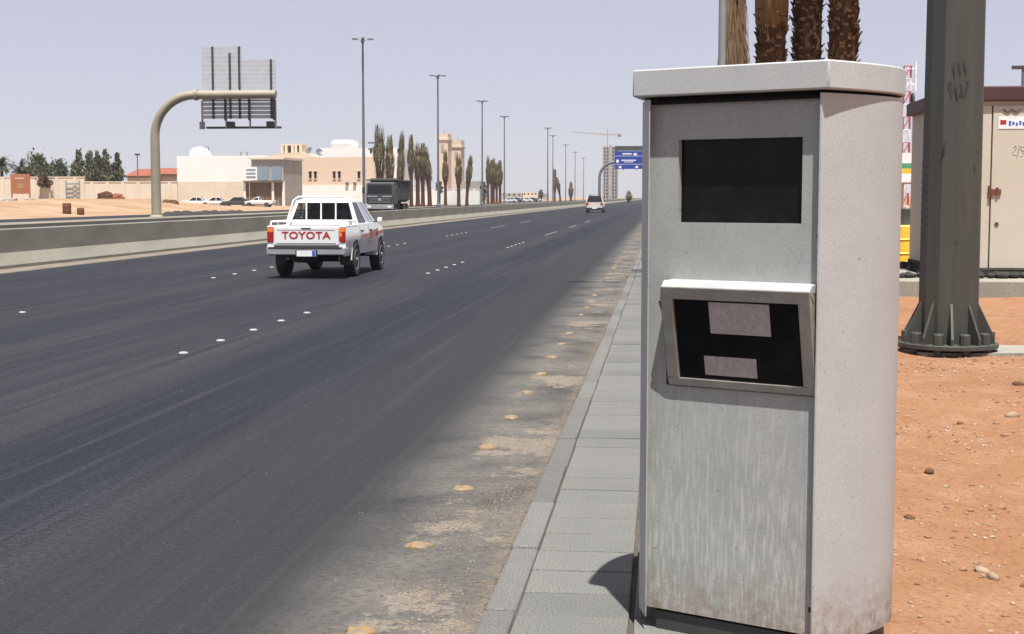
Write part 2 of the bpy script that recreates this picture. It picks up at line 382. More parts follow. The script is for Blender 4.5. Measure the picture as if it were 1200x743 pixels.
# ---------------------------------------------------------------- ground
PAVE_R, KERB_X = .32, -.62
def ground_z(x, y):
    if x > -.7:
        z = .03 + .10*(1 - smooth(.3, 2.2, x))
        if x > .3: z += .022*noise.noise((x*1.3, y*1.3, 0)) + .016*noise.noise((x*4, y*4, 3)) + .009*noise.noise((x*9, y*9, 6))
        if x < .33: z = min(z, .04)
        return z
    if x > -47.5: return -.08
    px_ratio = -x/max(y, 1)
    t = smooth(-47.5, -66, x)*smooth(.30, .37, px_ratio)*smooth(70, 110, y)
    return -.03 + .05*smooth(-47.5, -52, x) + 1.15*t + .5*t*noise.noise((x*.09, y*.07, 2)) + .5*smooth(-48, -56, x)*noise.noise((x*.2, y*.15, 5))*smooth(600, 200, y)
xs = [-4000, -2000, -1000, -500, -300] + [-200 + i*4 for i in range(38)] + [-47.4, -40, -20, -.8, -.6, .28, .34] + [.34 + .07*i for i in range(1, 75)] + [5.8 + .5*i for i in range(20)] + [18, 24, 40, 80, 160, 400, 1000, 2000, 4000]
ys = [-60, -20, -5, 0, 1, 2, 3] + [3.5 + .07*i for i in range(190)] + [17 + .3*i for i in range(50)] + [33 + 4*i for i in range(65)] + [300, 340, 400, 500, 700, 1000, 1500, 2500, 4500, 8000]
xs.sort(); ys.sort()
g = MB(); g.sheet([[(x, y, ground_z(x, y)) for x in xs] for y in ys])
ground = tag(g.build('ground', 'sand', smooth_=True, sharp=80), kind='structure')
tag(MB().sheet([[(x, y, 0) for x in (-15.5, KERB_X + .02)] for y in (-60, 0, 100, 400, 2500)]).build('road', 'asphalt'), kind='structure')
opp = MB().sheet([[(x, y, -.004) for x in (-34.6, -14.9)] for y in (-60, 100, 2500)])
tag(opp.build('opposite_road', 'asphalt_far'), kind='structure')
tag(MB().sheet([[(x, y, -.004) for x in (-47.3, -37.4)] for y in (-60, 100, 2500)]).build('service_road', 'asphalt_far'), kind='structure')
tag(MB().box(-37.5, -34.5, -60, 2500, -.1, .14).build('median_strip', 'median_paving'), kind='structure')

# kerb and footway: stones and slabs laid one by one near by, a plain run beyond
kerb = tag(MB().box(KERB_X + .012, -.505, -20, 60, -.05, .128).build('kerb', 'mortar'), kind='structure')
tag(MB().box(KERB_X, -.503, 34.0, 700, -.05, .15).build('kerb_run', 'kerb_stone', kerb, bevel=.015), kind='stuff')
ks = None; y = 2.2; i = 0
while y < 33.5:
    if ks is None:
        ks = MB().box(-.058, .058, 0, .885, -.19, 0).build('kerb_stone', 'kerb_stone', kerb, bevel=.014); o = ks
    else:
        o = ks.copy(); col.objects.link(o)
    o.location = (KERB_X + .06 + random.uniform(-.004, .004), y, .150 + random.uniform(-.004, .002)); o.rotation_euler = (0, 0, random.uniform(-.004, .004))
    y += .9
foot = tag(MB().box(-.506, PAVE_R, -20, 700, -.05, .132).build('footway', 'mortar'), kind='structure')
tag(MB().box(-.497, PAVE_R, 25.95, 700, 0, .148).build('slab_run', 'slab', foot), kind='stuff')
s1 = None; y = 2.06
while y < 25.8:
    for cx, w in ((-.302, .196), (.107, .2)):
        if s1 is None:
            s1 = MB().box(-.195, .195, 0, .300, -.05, 0).build('slab', 'slab', foot, bevel=.006); o = s1
        else:
            o = s1.copy(); col.objects.link(o)
        o.location = (cx + random.uniform(-.003, .003), y + random.uniform(-.002, .002), .150 + random.uniform(-.0035, .003))
        o.rotation_euler = (random.uniform(-.006, .006), random.uniform(-.006, .006), random.uniform(-.006, .006))
    y += .3075

# median barrier
bar = thing('concrete_barrier', 'long grey concrete barrier with sloped foot between the carriageways', 'barrier', (-14.6, 0, 0))
prof = [(0,0),(0,.07),(-.215,.34),(-.232,.86),(-.247,.875),(-.473,.875),(-.488,.86),(-.505,.34),(-.72,.07),(-.72,0)]
def seg(y0, y1):
    return MB().prism([(p[0], p[1]) for p in prof], y0, y1, axis='y')
b0 = None
for k in range(34):
    y0 = -12 + k*5.0
    if b0 is None: b0 = seg(0, 4.996).build('segment', 'barrier_concrete', bar); o = b0
    else: o = b0.copy(); col.objects.link(o)
    o.location = (random.uniform(-.003, .003), y0, random.uniform(-.003, .002))
tag(seg(158, 1600).build('segment_run', 'barrier_concrete', bar), kind='stuff')

# ---------------------------------------------------------------- road studs
def stud(mat, label, group, k):
    rough = 'yellow' in mat
    m_ = MB().lathe([(.064,-.004),(.064,.005),(.058,.013),(.045,.019),(.028,.0225),(.008,.023)] if rough else [(.050,-.004),(.050,.005),(.044,.012),(.034,.016),(.018,.018)], 18)
    if rough:       # chipped, half buried edge
        m_.v = [(p[0]*(1 + .30*noise.noise((p[0]*22 + 9*k, p[1]*22, 1))), p[1]*(1 + .30*noise.noise((p[0]*22, p[1]*22 + 7*k, 4))), p[2] + (.008*noise.noise((p[0]*30, p[1]*30, k*3)) if p[2] > 0 else 0)) for p in m_.v]
    return tag(m_.build('road_stud', mat, smooth_=True), label, 'road stud', group)
st = {}
def put_stud(x, y, mat, label, group):
    rough = 'yellow' in mat; k = random.randrange(4) if rough else 0
    if (label, k) not in st: st[(label, k)] = stud(mat, label, group, k); o = st[(label, k)]
    else: o = st[(label, k)].copy(); col.objects.link(o)
    o.location = (x + random.uniform(-.015, .015), y + (random.uniform(-.05, .05) if rough else 0), 0); o.rotation_euler = (0, 0, random.uniform(0, 6.28) if rough else 0)
    if rough: q = random.uniform(.72, 1.08); o.scale = (q, q*random.uniform(.7, 1), random.uniform(.7, 1))
for i in range(26):
    if i in (11, 16, 17, 21): continue
    put_stud(-1.09, 3.75 + 1.29*i, 'stud_yellow', 'dusty yellow road stud in the line beside the kerb', 'yellow studs along the kerb')
for gidx in range(6):
    for k in range(5):
        if not (gidx == 0 and k > 4):
            put_stud(-4.90, 14.1 + 1.28*k + 15.4*gidx, 'stud_white', 'white road stud in the lane line to the right of the pickup', 'white studs right of the pickup')
        put_stud(-8.85, 13.2 + 1.42*k + 15.4*gidx - (1.2 if gidx else 0), 'stud_white', 'white road stud in the lane line between pickup and barrier', 'white studs between pickup and barrier')

# ---------------------------------------------------------------- speed camera cabinet
CB = Vector((.195, 4.5445, 0)); CB_ROT = math.atan2(-.4686, .8832)
cu = Vector((.8832, -.4686, 0)); cv = Vector((.4686, .8832, 0))
def pp(x, y, voff):                       # pixel -> (u, z) on the cabinet plane at depth voff
    d = ray(x, y); p0 = CB + cv*voff; t = (p0 - CAM).dot(cv)/d.dot(cv); p = CAM + d*t
    return (p - CB).dot(cu), p.z
cab = thing('speed_camera_cabinet', 'tall grey metal speed camera cabinet with two black windows on the footway', 'speed camera', CB, CB_ROT)
def outline(half):
    pts = [(x, y) for x, y in half]; return pts
def spline(pts, n=6):
    out = []
    for i in range(len(pts)-1):
        p0 = Vector(pts[max(i-1,0)]); p1 = Vector(pts[i]); p2 = Vector(pts[i+1]); p3 = Vector(pts[min(i+2,len(pts)-1)])
        for k in range(n):
            t = k/n
            out.append(tuple(.5*((2*p1) + (-p0+p2)*t + (2*p0-5*p1+4*p2-p3)*t*t + (-p0+3*p1-3*p2+p3)*t**3)))
    out.append(tuple(pts[-1])); return out
lid_half = spline([(.336,0),(.378,.12),(.412,.25),(.426,.37),(.405,.49),(.335,.585),(.2,.645),(0,.66)])
def full(h): return h + [(-x, y) for x, y in h[-2::-1]]       # right front -> back -> left front
lid_o = full(lid_half)
MB().prism(lid_o, 1.925, 2.012).build('lid', 'cabinet_lid', cab, smooth_=True, bevel=.005, sharp=30)
body_half = spline([(.310,.012),(.359,.12),(.402,.25),(.420,.37),(.400,.485),(.33,.58),(.195,.638),(0,.651)])
bo = full(body_half)
bo = [p for p in bo if not (p[0] < 0 and p[1] < .125)] + [(-.352, .098), (-.281, .012)]      # the left edge is chamfered
def inset(poly, d):
    out = []
    for i, p in enumerate(poly):
        a = Vector(poly[max(i-1,0)]); b_ = Vector(poly[min(i+1,len(poly)-1)]); t = (b_ - a).normalized()
        nrm = Vector((-t.y, t.x)); out.append((p[0] + nrm.x*d, p[1] + nrm.y*d))
    return out
bi = inset(bo, .006); bi[0] = (bi[0][0], .012); bi[-1] = (bi[-1][0], .012)
shell = MB(); n = len(bo)
for z in (.20, 1.915):
    shell.v += [(p[0], p[1], z) for p in bo] + [(p[0], p[1], z) for p in bi]
for k in range(n-1):
    shell.f += [(k, k+1, k+1+2*n, k+2*n), (n+k+1, n+k, n+k+2*n, n+k+1+2*n), (k+2*n, k+1+2*n, k+1+3*n, k+3*n), (k, k+n, k+1+n, k+1)]
shell.f += [(0, 2*n, 3*n, n), (n-1, 2*n-1, 4*n-1, 3*n-1)]
shell.build('shell', 'cabinet_shell', cab, smooth_=True, sharp=30)
top_in = [(p[0]*.985, .03 + (p[1]-.012)*.965) for p in bo]
MB().prism(top_in, 1.90, 1.910).build('top_plate', 'dark_cavity', cab)
MB().prism([(p[0]*.955, .03 + p[1]*.94) for p in bo], 1.905, 1.93).build('vent_neck', 'dark_cavity', cab)
MB().prism([(p[0]*.93, .045 + p[1]*.92) for p in bo], .02, .215).build('plinth', 'dark_steel', cab)
PV = .047
def rect(px0, py0, px1, py1, v=PV):
    a = pp(px0, py0, v); b_ = pp(px1, py1, v); return [a[0], b_[0], b_[1], a[1]]       # u0 u1 z0 z1
w_top = [pp(795,212,PV)[0], pp(940,212,PV)[0], pp(868,261.5,PV)[1], pp(868,162,PV)[1]]
w_low = [pp(781,400,PV)[0], pp(956,400,PV)[0], pp(868,458,PV)[1], pp(868,330,PV)[1]]
PU = .312; PUL = -.304
def holed(u0, u1, z0, z1, holes, y, depth):
    m = MB(); us = sorted({u0, u1} | {h[i] for h in holes for i in (0,1)}); zs = sorted({z0, z1} | {h[i] for h in holes for i in (2,3)})
    for a in range(len(us)-1):
        for b in range(len(zs)-1):
            cx = (us[a]+us[a+1])/2; cz = (zs[b]+zs[b+1])/2
            if any(h[0] < cx < h[1] and h[2] < cz < h[3] for h in holes): continue
            m.quad((us[a],y,zs[b]), (us[a+1],y,zs[b]), (us[a+1],y,zs[b+1]), (us[a],y,zs[b+1]))
    for h in holes:
        for (p, q) in (((h[0],h[2]),(h[1],h[2])),((h[1],h[2]),(h[1],h[3])),((h[1],h[3]),(h[0],h[3])),((h[0],h[3]),(h[0],h[2]))):
            m.quad((p[0],y,p[1]), (q[0],y,q[1]), (q[0],y+depth,q[1]), (p[0],y+depth,p[1]))
    return m
w_low[1] = min(w_low[1], .300)
panel = holed(PUL, PU, .225, 1.912, [w_top, w_low], PV, .03)
panel.quad((PUL,PV,.225), (PU,PV,.225), (PU,PV+.03,.225), (PUL,PV+.03,.225))
panel.build('front_panel', 'cabinet_panel', cab)
MB().box(w_top[0]-.005, w_top[1]+.005, PV+.022, PV+.028, w_top[2]-.005, w_top[3]+.005).build('camera_window', 'black_glass', cab)
MB().box(w_low[0]-.01, w_low[1]+.01, PV+.03, PV+.05, w_low[2]-.01, w_low[3]+.01).build('cavity_back', 'dark_cavity', cab)
# tilted flash unit: frame, glass, two flash panels, triangular cheeks
def tl(px_, py_, v): u_, z_ = pp(px_, py_, v); return Vector((u_, v, z_))
vt, vb = PV - .080, PV - .012
A, B_, C_, D_ = tl(774,338,vt), tl(951,340,vt), tl(953.5,460,vb), tl(783,455,vb)
zt = (A.z + B_.z)/2; zb = (C_.z + D_.z)/2; uL = (A.x + D_.x)/2; uR = (B_.x + C_.x)/2
A = Vector((uL, vt, zt)); B_ = Vector((uR, vt, zt)); C_ = Vector((uR, vb, zb)); D_ = Vector((uL, vb, zb))
ex = Vector((1,0,0)); ed = (D_ - A).normalized(); en = ex.cross(ed); en = en if en.y < 0 else -en
hgt = (D_ - A).length; wid = uR - uL
def fpt(s, t, n_=0): return A + ex*s + ed*t + en*n_
def tilted(m, s0, s1, t0, t1, n0, n1):
    return m.add([fpt(s0,t0,n0), fpt(s1,t0,n0), fpt(s1,t1,n0), fpt(s0,t1,n0), fpt(s0,t0,n1), fpt(s1,t0,n1), fpt(s1,t1,n1), fpt(s0,t1,n1)],
                 [(0,1,2,3),(7,6,5,4),(0,4,5,1),(1,5,6,2),(2,6,7,3),(3,7,4,0)])
fl = MB(); bw = .040
tilted(fl, 0, wid, 0, bw, -.028, 0); tilted(fl, 0, wid, hgt-.026, hgt, -.028, 0)
tilted(fl, 0, bw, bw, hgt-.026, -.028, 0); tilted(fl, wid-bw, wid, bw, hgt-.026, -.028, 0)
frame = fl.build('flash_unit', 'frame_metal', cab, bevel=.003)
MB().prism([(vt+.001, zt-.004), (vt+.022, zt+.019), (PV+.02, zt+.021), (PV+.02, zt-.012)], uL+.001, uR-.001, axis='x').build('top_cover', 'lit_frame_metal', frame, bevel=.002)
tilted(MB(), bw-.002, wid-bw+.002, bw-.002, hgt-.024, -.022, -.012).build('flash_window', 'black_glass', frame)
def wpos(px_, py_):
    d = ray(px_, py_); a_w = Matrix.Translation(CB) @ Matrix.Rotation(CB_ROT, 4, 'Z') @ A
    nw = Matrix.Rotation(CB_ROT, 4, 'Z') @ en; t = (a_w - CAM).dot(nw)/d.dot(nw); p = CAM + d*t
    q = (Matrix.Translation(CB) @ Matrix.Rotation(CB_ROT, 4, 'Z')).inverted() @ p - A
    return q.dot(ex), q.dot(ed)
for (x0,y0,x1,y1) in ((828,355,902,396),(823,418,886,445)):
    a = wpos(x0,y0); b = wpos(x1,y1)
    tilted(MB(), a[0], b[0], a[1], b[1], -.0125, -.0105).build('flash_panel', 'flash_panel', frame, bevel=.0015)
for s in (uL + .002, uR - .010):
    MB().prism([(vt+.012, zt-.004), (PV+.02, zt-.004), (PV+.02, zb+.01), (vb+.012, zb+.006)], s, s+.008, axis='x').build('cheek', 'frame_metal', frame)
MB().prism([(vt+.02, zt-.05), (PV-.02, zt-.115), (PV+.0, zt-.14), (PV+.02, zt-.02)], uL-.016, uL+.001, axis='x').build('bracket', 'dark_steel', frame)
MB().box(PU-.03, PU-.022, PV-.004, PV+.002, .30, .315).build('lock', 'dark_steel', cab)

# ---------------------------------------------------------------- vehicles
def text_mesh(txt, size, name, mat, parent, loc, rot, extrude=.002, width=None):
    cu_ = bpy.data.curves.new(name, 'FONT'); cu_.body = txt; cu_.size = size; cu_.extrude = extrude; cu_.align_x = 'CENTER'; cu_.align_y = 'CENTER'
    cu_.offset = size*.018; cu_.space_character = 1.06
    tmp = bpy.data.objects.new(name, cu_); col.objects.link(tmp)
    dg = bpy.context.evaluated_depsgraph_get(); me = bpy.data.meshes.new_from_object(tmp.evaluated_get(dg))
    bpy.data.objects.remove(tmp)
    if width:
        xs_ = [v.co.x for v in me.vertices]; k = width/(max(xs_) - min(xs_))
        for v in me.vertices: v.co.x *= k
    me.materials.clear(); me.materials.append(M[mat])
    o = bpy.data.objects.new(name, me); col.objects.link(o); o.parent = parent; o.location = loc; o.rotation_euler = rot
    return o
def wheel(parent, x, y, r, w, mat_rim='rim', hub=.6):
    s = 1 if x > 0 else -1
    t = MB().lathe([(r*.60,-w/2+.01),(r*.90,-w/2),(r*.985,-w/2+.03),(r,-w/2+.06),(r,w/2-.06),(r*.985,w/2-.03),(r*.90,w/2),(r*.60,w/2-.01)], 28, axis='x').build('wheel', 'tyre', parent, smooth_=True)
    t.location = (x, y, r)
    k = s*w/2
    MB().lathe([(r*.58,k-s*.03),(r*.60,k-s*.004),(r*.52,k-s*.012),(r*.44,k-s*.05),(r*.25,k-s*.03),(r*.12,k-s*.01),(r*.10,k+s*.005)], 20, axis='x').build('rim', mat_rim, t, smooth_=True)
    return t
def arch(y, centres, r, base):
    z = base
    for c in centres:
        if abs(y - c) < r: z = max(z, .36 + math.sqrt(r*r - (y - c)**2)*.98)
    return z
def framed(parent, corners, inset_, mats, thick=.02, name='pillar_frame', split=None):
    """a window opening in a planar quad: frame part plus glass part"""
    a, b, c, d = [Vector(p) for p in corners]
    def P(s, t): return a.lerp(b, s).lerp(d.lerp(c, s), t)
    l, r_, bt, tp = inset_
    ins = [P(l, bt), P(1-r_, bt), P(1-r_, 1-tp), P(l, 1-tp)]
    nrm = (b - a).cross(d - a).normalized()*thick
    return [a, b, c, d], ins, nrm

def make_pickup(name, label, double=True, mat='white_car', detail=True, loc=(0,0,0), rz=0, group=None):
    t = thing(name, label, 'pickup truck', loc, rz, group)
    WB, RY, FY, HW = 2.85, -1.06, 3.60, .83
    bed_end = .34 if double else 1.15
    belt = 1.09
    def ztop(y):
        if y < bed_end: return 1.075
        if y < 2.42: return belt
        return lerp(belt, .93, smooth(2.42, 3.62, y)) - .02*smooth(2.42, 2.5, y)
    def fx(z, y):
        k = 1 - smooth(3.1, 3.62, y)*.10 - smooth(-.85, -1.07, y)*.012
        return (HW - .05*smooth(.80, .42, z) - .030*smooth(.86, 1.10, z))*k
    ys_ = sorted(set([round(RY + i*(FY-RY)/60, 4) for i in range(61)] + [round(c_ + .43*math.cos(math.pi*i/14), 4) for c_ in (0, WB) for i in range(15)]))
    body = MB()
    for s in (-1, 1):
        rows = []
        for y in ys_:
            zl = arch(y, (0, WB), .43, .46); zt_ = ztop(y)
            rows.append([(s*fx(lerp(zl, zt_, q/8), y), y, lerp(zl, zt_, q/8)) for q in range(9)])
        body.sheet(rows)
        for c_ in (0, WB):   # wheel-arch liner
            body.sheet([[(s*fx(.8, c_)*.985, c_ + .43*math.cos(a_), .36 + .43*.98*math.sin(a_)), (s*.52, c_ + .43*math.cos(a_), .36 + .43*.98*math.sin(a_))] for a_ in [math.pi*i/14 for i in range(15)]])
    hood = [[(fx(ztop(y), y)*q/6, y, ztop(y) + .035*(1-(q/6)**2)*smooth(3.62, 3.3, y)) for q in range(-6, 7)] for y in [2.42 + i*.118 for i in range(11)]]
    body.sheet(hood)
    fr = [[(fx(z, FY)*q/6, FY + .03*(1-(q/6)**2), z) for q in range(-6, 7)] for z in (.46, .7, .93)]
    body.sheet(fr)
    body.build('body', mat, t, smooth_=True, sharp=40)
    # cargo bed: floor, inner walls, top rail, headboard
    bed = MB(); bed.box(-.72, .72, RY+.05, bed_end, .66, .70)
    for s in (-1, 1):
        bed.box(min(s*.70, s*.74), max(s*.70, s*.74), RY+.05, bed_end, .70, 1.05)
        bed.box(min(s*.69, s*.805), max(s*.69, s*.805), RY+.01, bed_end, 1.05, 1.085)
    bed.box(-.74, .74, bed_end-.03, bed_end+.02, .70, 1.085)
    bed.build('cargo_bed', mat, t, bevel=.01)
    # tailgate
    tg = MB().box(-.675, .675, RY-.030, RY+.03, .69, 1.065).build('tailgate', mat, t, bevel=.014)
    if detail:
        MB().box(-.60, .60, RY-.0345, RY-.029, .995, 1.004).build('crease', 'bumper_grey', tg)
        MB().box(-.62, .62, RY-.0345, RY-.029, .722, .729).build('crease', 'black_plastic', tg)
        MB().box(-.10, .10, RY-.036, RY-.029, 1.02, 1.045).build('handle', 'black_plastic', tg)
        text_mesh('TOYOTA', .20, 'lettering', 'letter_red', tg, (0, RY-.034, .885), (math.pi/2, 0, 0), .003, 1.02)
    for s in (-1, 1):
        MB().box(min(s*.68, s*.822), max(s*.68, s*.822), RY-.012, RY+.03, .50, .745).build('corner_panel', mat, t, bevel=.01)
        MB().box(min(s*.68, s*.822), max(s*.68, s*.822), RY-.012, RY+.03, 1.045, 1.075).build('corner_panel', mat, t, bevel=.01)
        lp = MB().box(min(s*.685, s*.818), max(s*.685, s*.818), RY-.03, RY+.03, .75, 1.04).build('tail_lamp', 'lamp_red', t, bevel=.012)
        MB().box(min(s*.69, s*.812), max(s*.69, s*.812), RY-.034, RY-.02, .955, 1.032).build('indicator', 'lamp_orange', lp, bevel=.004)
        MB().box(min(s*.69, s*.75), max(s*.69, s*.75), RY-.034, RY-.02, .86, .945).build('reverse_lamp', 'lamp_orange' if s > 0 else 'lamp_red', lp, bevel=.004)
    # rear bumper with step and number plate
    bp = MB().box(-.81, .81, RY-.14, RY-.02, .49, .645)
    for s in (-1, 1): bp.box(min(s*.75, s*.825), max(s*.75, s*.825), RY-.06, RY+.32, .50, .64)
    bo_ = bp.build('rear_bumper', 'bumper_grey', t, bevel=.02)
    MB().box(-.77, .77, RY-.145, RY-.05, .615, .652).build('step_pad', 'black_plastic', bo_, bevel=.004)
    MB().box(-.20, .26, RY-.1435, RY-.13, .455, .60).build('plate_recess', 'black_plastic', bo_, bevel=.004)
    pl = MB().box(-.17, .22, RY-.152, RY-.1425, .465, .585).build('number_plate', 'plate_white', bo_)
    MB().box(.15, .215, RY-.155, RY-.1515, .47, .58).build('plate_band', 'plate_blue', pl)
    # greenhouse
    yb, yf = bed_end + .06, 2.46
    rb, rf = yb + .16, 1.62 if double else 1.75
    zr = 1.60; hb, hr = .785, .60
    def fr_quad(c4, ins, pm_, nm='pillar_frame'):
        o4, i4, nv = framed(t, c4, ins, None)
        m_ = MB()
        for k in range(4):
            m_.quad(o4[k], o4[(k+1)%4], i4[(k+1)%4], i4[k])
            m_.quad(i4[k], i4[(k+1)%4], i4[(k+1)%4] - nv, i4[k] - nv)
        f_ = m_.build(nm, mat, t)
        off = nv*.5
        MB().quad(*[p - off for p in i4]).build('window', 'car_glass', f_)
        return f_
    fr_quad([(-hb,yb,belt-.01),(hb,yb,belt-.01),(hr,rb,zr),(-hr,rb,zr)], (.055,.055,.20,.10), None, 'rear_frame')
    fr_quad([(hb,yf,belt-.01),(-hb,yf,belt-.01),(-hr,rf,zr),(hr,rf,zr)], (.05,.05,.06,.06), None, 'windscreen_frame')
    mid_b = 1.42 if double else None
    for s in (-1, 1):
        def q(ya, yb_, ra, rb_):
            c4 = [(s*hb,ya,belt-.01),(s*hb,yb_,belt-.01),(s*hr,rb_,zr),(s*hr,ra,zr)]
            return c4 if s > 0 else [c4[1], c4[0], c4[3], c4[2]]
        if double:
            tm = (rb + (rf - rb)*.46)
            fr_quad(q(yb, mid_b, rb, tm), (.09,.05,.06,.09) if s > 0 else (.05,.09,.06,.09), None, 'side_frame')
            fr_quad(q(mid_b, yf, tm, rf), (.05,.12,.06,.09) if s > 0 else (.12,.05,.06,.09), None, 'side_frame')
        else:
            fr_quad(q(yb, yf, rb, rf), (.09,.12,.06,.09) if s > 0 else (.12,.09,.06,.09), None, 'side_frame')
    roof = MB()
    rws = []
    for i in range(9):
        y = lerp(rb, rf, i/8); e = 1 - (2*i/8 - 1)**4
        rws.append([(hr*q/6, y, zr + .055*(1-(q/6)**4)*(.35 + .65*e)) for q in range(-6, 7)])
    roof.sheet(rws)
    roof.sheet([[(p[0], rb, zr - .001) for p in rws[0]], rws[0]]); roof.sheet([[(p[0], rf, zr - .001) for p in rws[-1]], rws[-1]])
    roof.build('roof', mat, t, smooth_=True)
    MB().box(-.78, .78, yb+.02, 2.40, .60, .64).box(-.74, .74, 2.1, 2.42, .64, 1.06).build('cabin_floor', 'under', t)
    if detail:
        for sy in ((.80, 1.75) if double else (1.75,)):
            for sx in (-.36, .36):
                st_ = MB().box(sx-.24, sx+.24, sy-.06, sy+.07, .75, 1.22).box(sx-.24, sx+.24, sy, sy+.5, .62, .82).build('seat', 'seat_grey', t, bevel=.04)
                MB().box(sx-.12, sx+.12, sy-.06, sy+.03, 1.235, 1.40).build('headrest', 'seat_grey', st_, bevel=.04)
        # guard rack behind the rear window, rails on the bed
        rk = MB(); yk = bed_end - .05
        rk.tube([(-.74,yk,1.08),(-.72,yk,1.22),(-.60,yk+.03,1.60),(-.50,yk+.04,1.672),(.50,yk+.04,1.672),(.60,yk+.03,1.60),(.72,yk,1.22),(.74,yk,1.08)], .021, 8)
        for x in (-.32, .0, .32): rk.tube([(x, yk, 1.08), (x, yk+.04, 1.672)], .017, 8)
        rk.tube([(-.73,yk,1.16),(.73,yk,1.16)], .02, 8)
        rk.build('guard_rack', 'white_tube', t, smooth_=True)
        for s in (-1, 1):
            rl = MB().tube([(s*.765,RY+.08,1.08),(s*.765,RY+.1,1.15),(s*.765,RY+.16,1.165),(s*.765,yk,1.165)], .019, 8)
            rl.tube([(s*.765,-.4,1.08),(s*.765,-.4,1.165)], .015, 8)
            rl.build('side_rail', 'white_tube', t, smooth_=True)
        MB().tube([(-.765,RY+.14,1.165),(.765,RY+.14,1.165)], .016, 8).build('cross_rail', 'white_tube', t, smooth_=True)
        # doors, handles, stripes, mirrors
        for s in (-1, 1):
            for (d0, d1) in (((.45, 1.36), (1.40, 2.36)) if double else ((1.40, 2.36),)):
                rows = []
                for i in range(9):
                    y = lerp(d0, d1, i/8); zl = max(.50, arch(y, (0, WB), .45, .50))
                    rows.append([(s*(fx(lerp(zl, belt-.015, q/8), y) + .007), y, lerp(zl, belt-.015, q/8)) for q in range(9)])
                d_ = MB().sheet(rows).build('door', mat, t, smooth_=True)
                MB().box(min(s*.825, s*.856), max(s*.825, s*.856), d0+.08, d0+.24, .93, .965).build('handle', 'black_plastic', d_, bevel=.006)
            st_ = MB()
            for k_, (y0, y1, z0, z1) in enumerate(((.5,1.0,.80,.84),(.9,1.7,.76,.86),(1.5,2.4,.74,.92),(2.1,3.1,.80,.88),(1.3,2.0,.66,.71))):
                x0 = fx((z0+z1)/2, y0) + .011; x1 = fx((z0+z1)/2, y1) + .011
                st_.quad((s*x0,y0,z0),(s*x1,y1,z0+.05),(s*x1,y1,z1+.05),(s*x0,y0,z1))
            st_.build('stripe', 'stripe_red', t)
            MB().box(min(s*.80, s*.848), max(s*.80, s*.848), -.85, 3.4, .655, .675).build('side_moulding', 'black_plastic', t) if False else None
            mr_ = MB().box(min(s*.86, s*.97), max(s*.86, s*.97), 2.20, 2.26, 1.10, 1.21).build('mirror', mat, t, bevel=.02)
            MB().tube([(s*.78,2.22,1.11),(s*.90,2.23,1.14)], .02, 6).build('mirror_arm', 'black_plastic', mr_)
            MB().box(min(s*.58, s*.80), max(s*.58, s*.80), -.50, -.485, .26, .56).build('mud_flap', 'black_plastic', t)
    for s in (-1, 1):
        MB().box(min(s*.50, s*.72), max(s*.50, s*.72), FY-.01, FY+.05, .72, .86).build('headlight', 'lamp_glass', t, bevel=.01)
    MB().box(-.48, .48, FY-.01, FY+.05, .70, .86).build('grille', 'black_plastic', t, bevel=.01)
    MB().box(-.76, .76, FY-.05, FY+.10, .45, .62).build('front_bumper', 'bumper_grey', t, bevel=.04)
    # chassis, axles, spare wheel
    ch = MB()
    for s in (-1, 1): ch.box(min(s*.38, s*.46), max(s*.38, s*.46), RY+.05, FY-.2, .48, .60)
    ch.box(-.70, .70, RY+.04, bed_end, .62, .66)
    ch.tube([(-.70,0,.36),(.70,0,.36)], .055, 10); ch.tube([(-.70,WB,.36),(.70,WB,.36)], .05, 10)
    ch.lathe([(.04,-.13),(.13,-.09),(.16,0),(.13,.09),(.04,.13)], 12, (-.12,0,.36), axis='y')
    for s in (-1, 1): ch.box(min(s*.46, s*.53), max(s*.46, s*.53), -.62, .62, .42, .455)
    ch.tube([(.35,-.95,.40),(.35,.3,.42)], .035, 8); ch.box(-.3, .3, .8, 2.8, .34, .55)
    ch.build('chassis', 'under', t)
    sp = MB().lathe([(.2,-.09),(.31,-.1),(.335,-.04),(.335,.04),(.31,.1),(.2,.09)], 20, axis='z').build('spare_wheel', 'tyre', t, smooth_=True); sp.location = (-.10, -.62, .46); sp.rotation_euler = (.12, 0, 0)
    for s in (-1, 1):
        wheel(t, s*.725, 0, .36, .235); wheel(t, s*.725, WB, .36, .235)
    return t
make_pickup('pickup_truck', 'white double cab pickup with red tailgate lettering and rear window rack', loc=(-6.96, 28.35, 0), rz=R(.6)).scale = (.955, .94, .96)

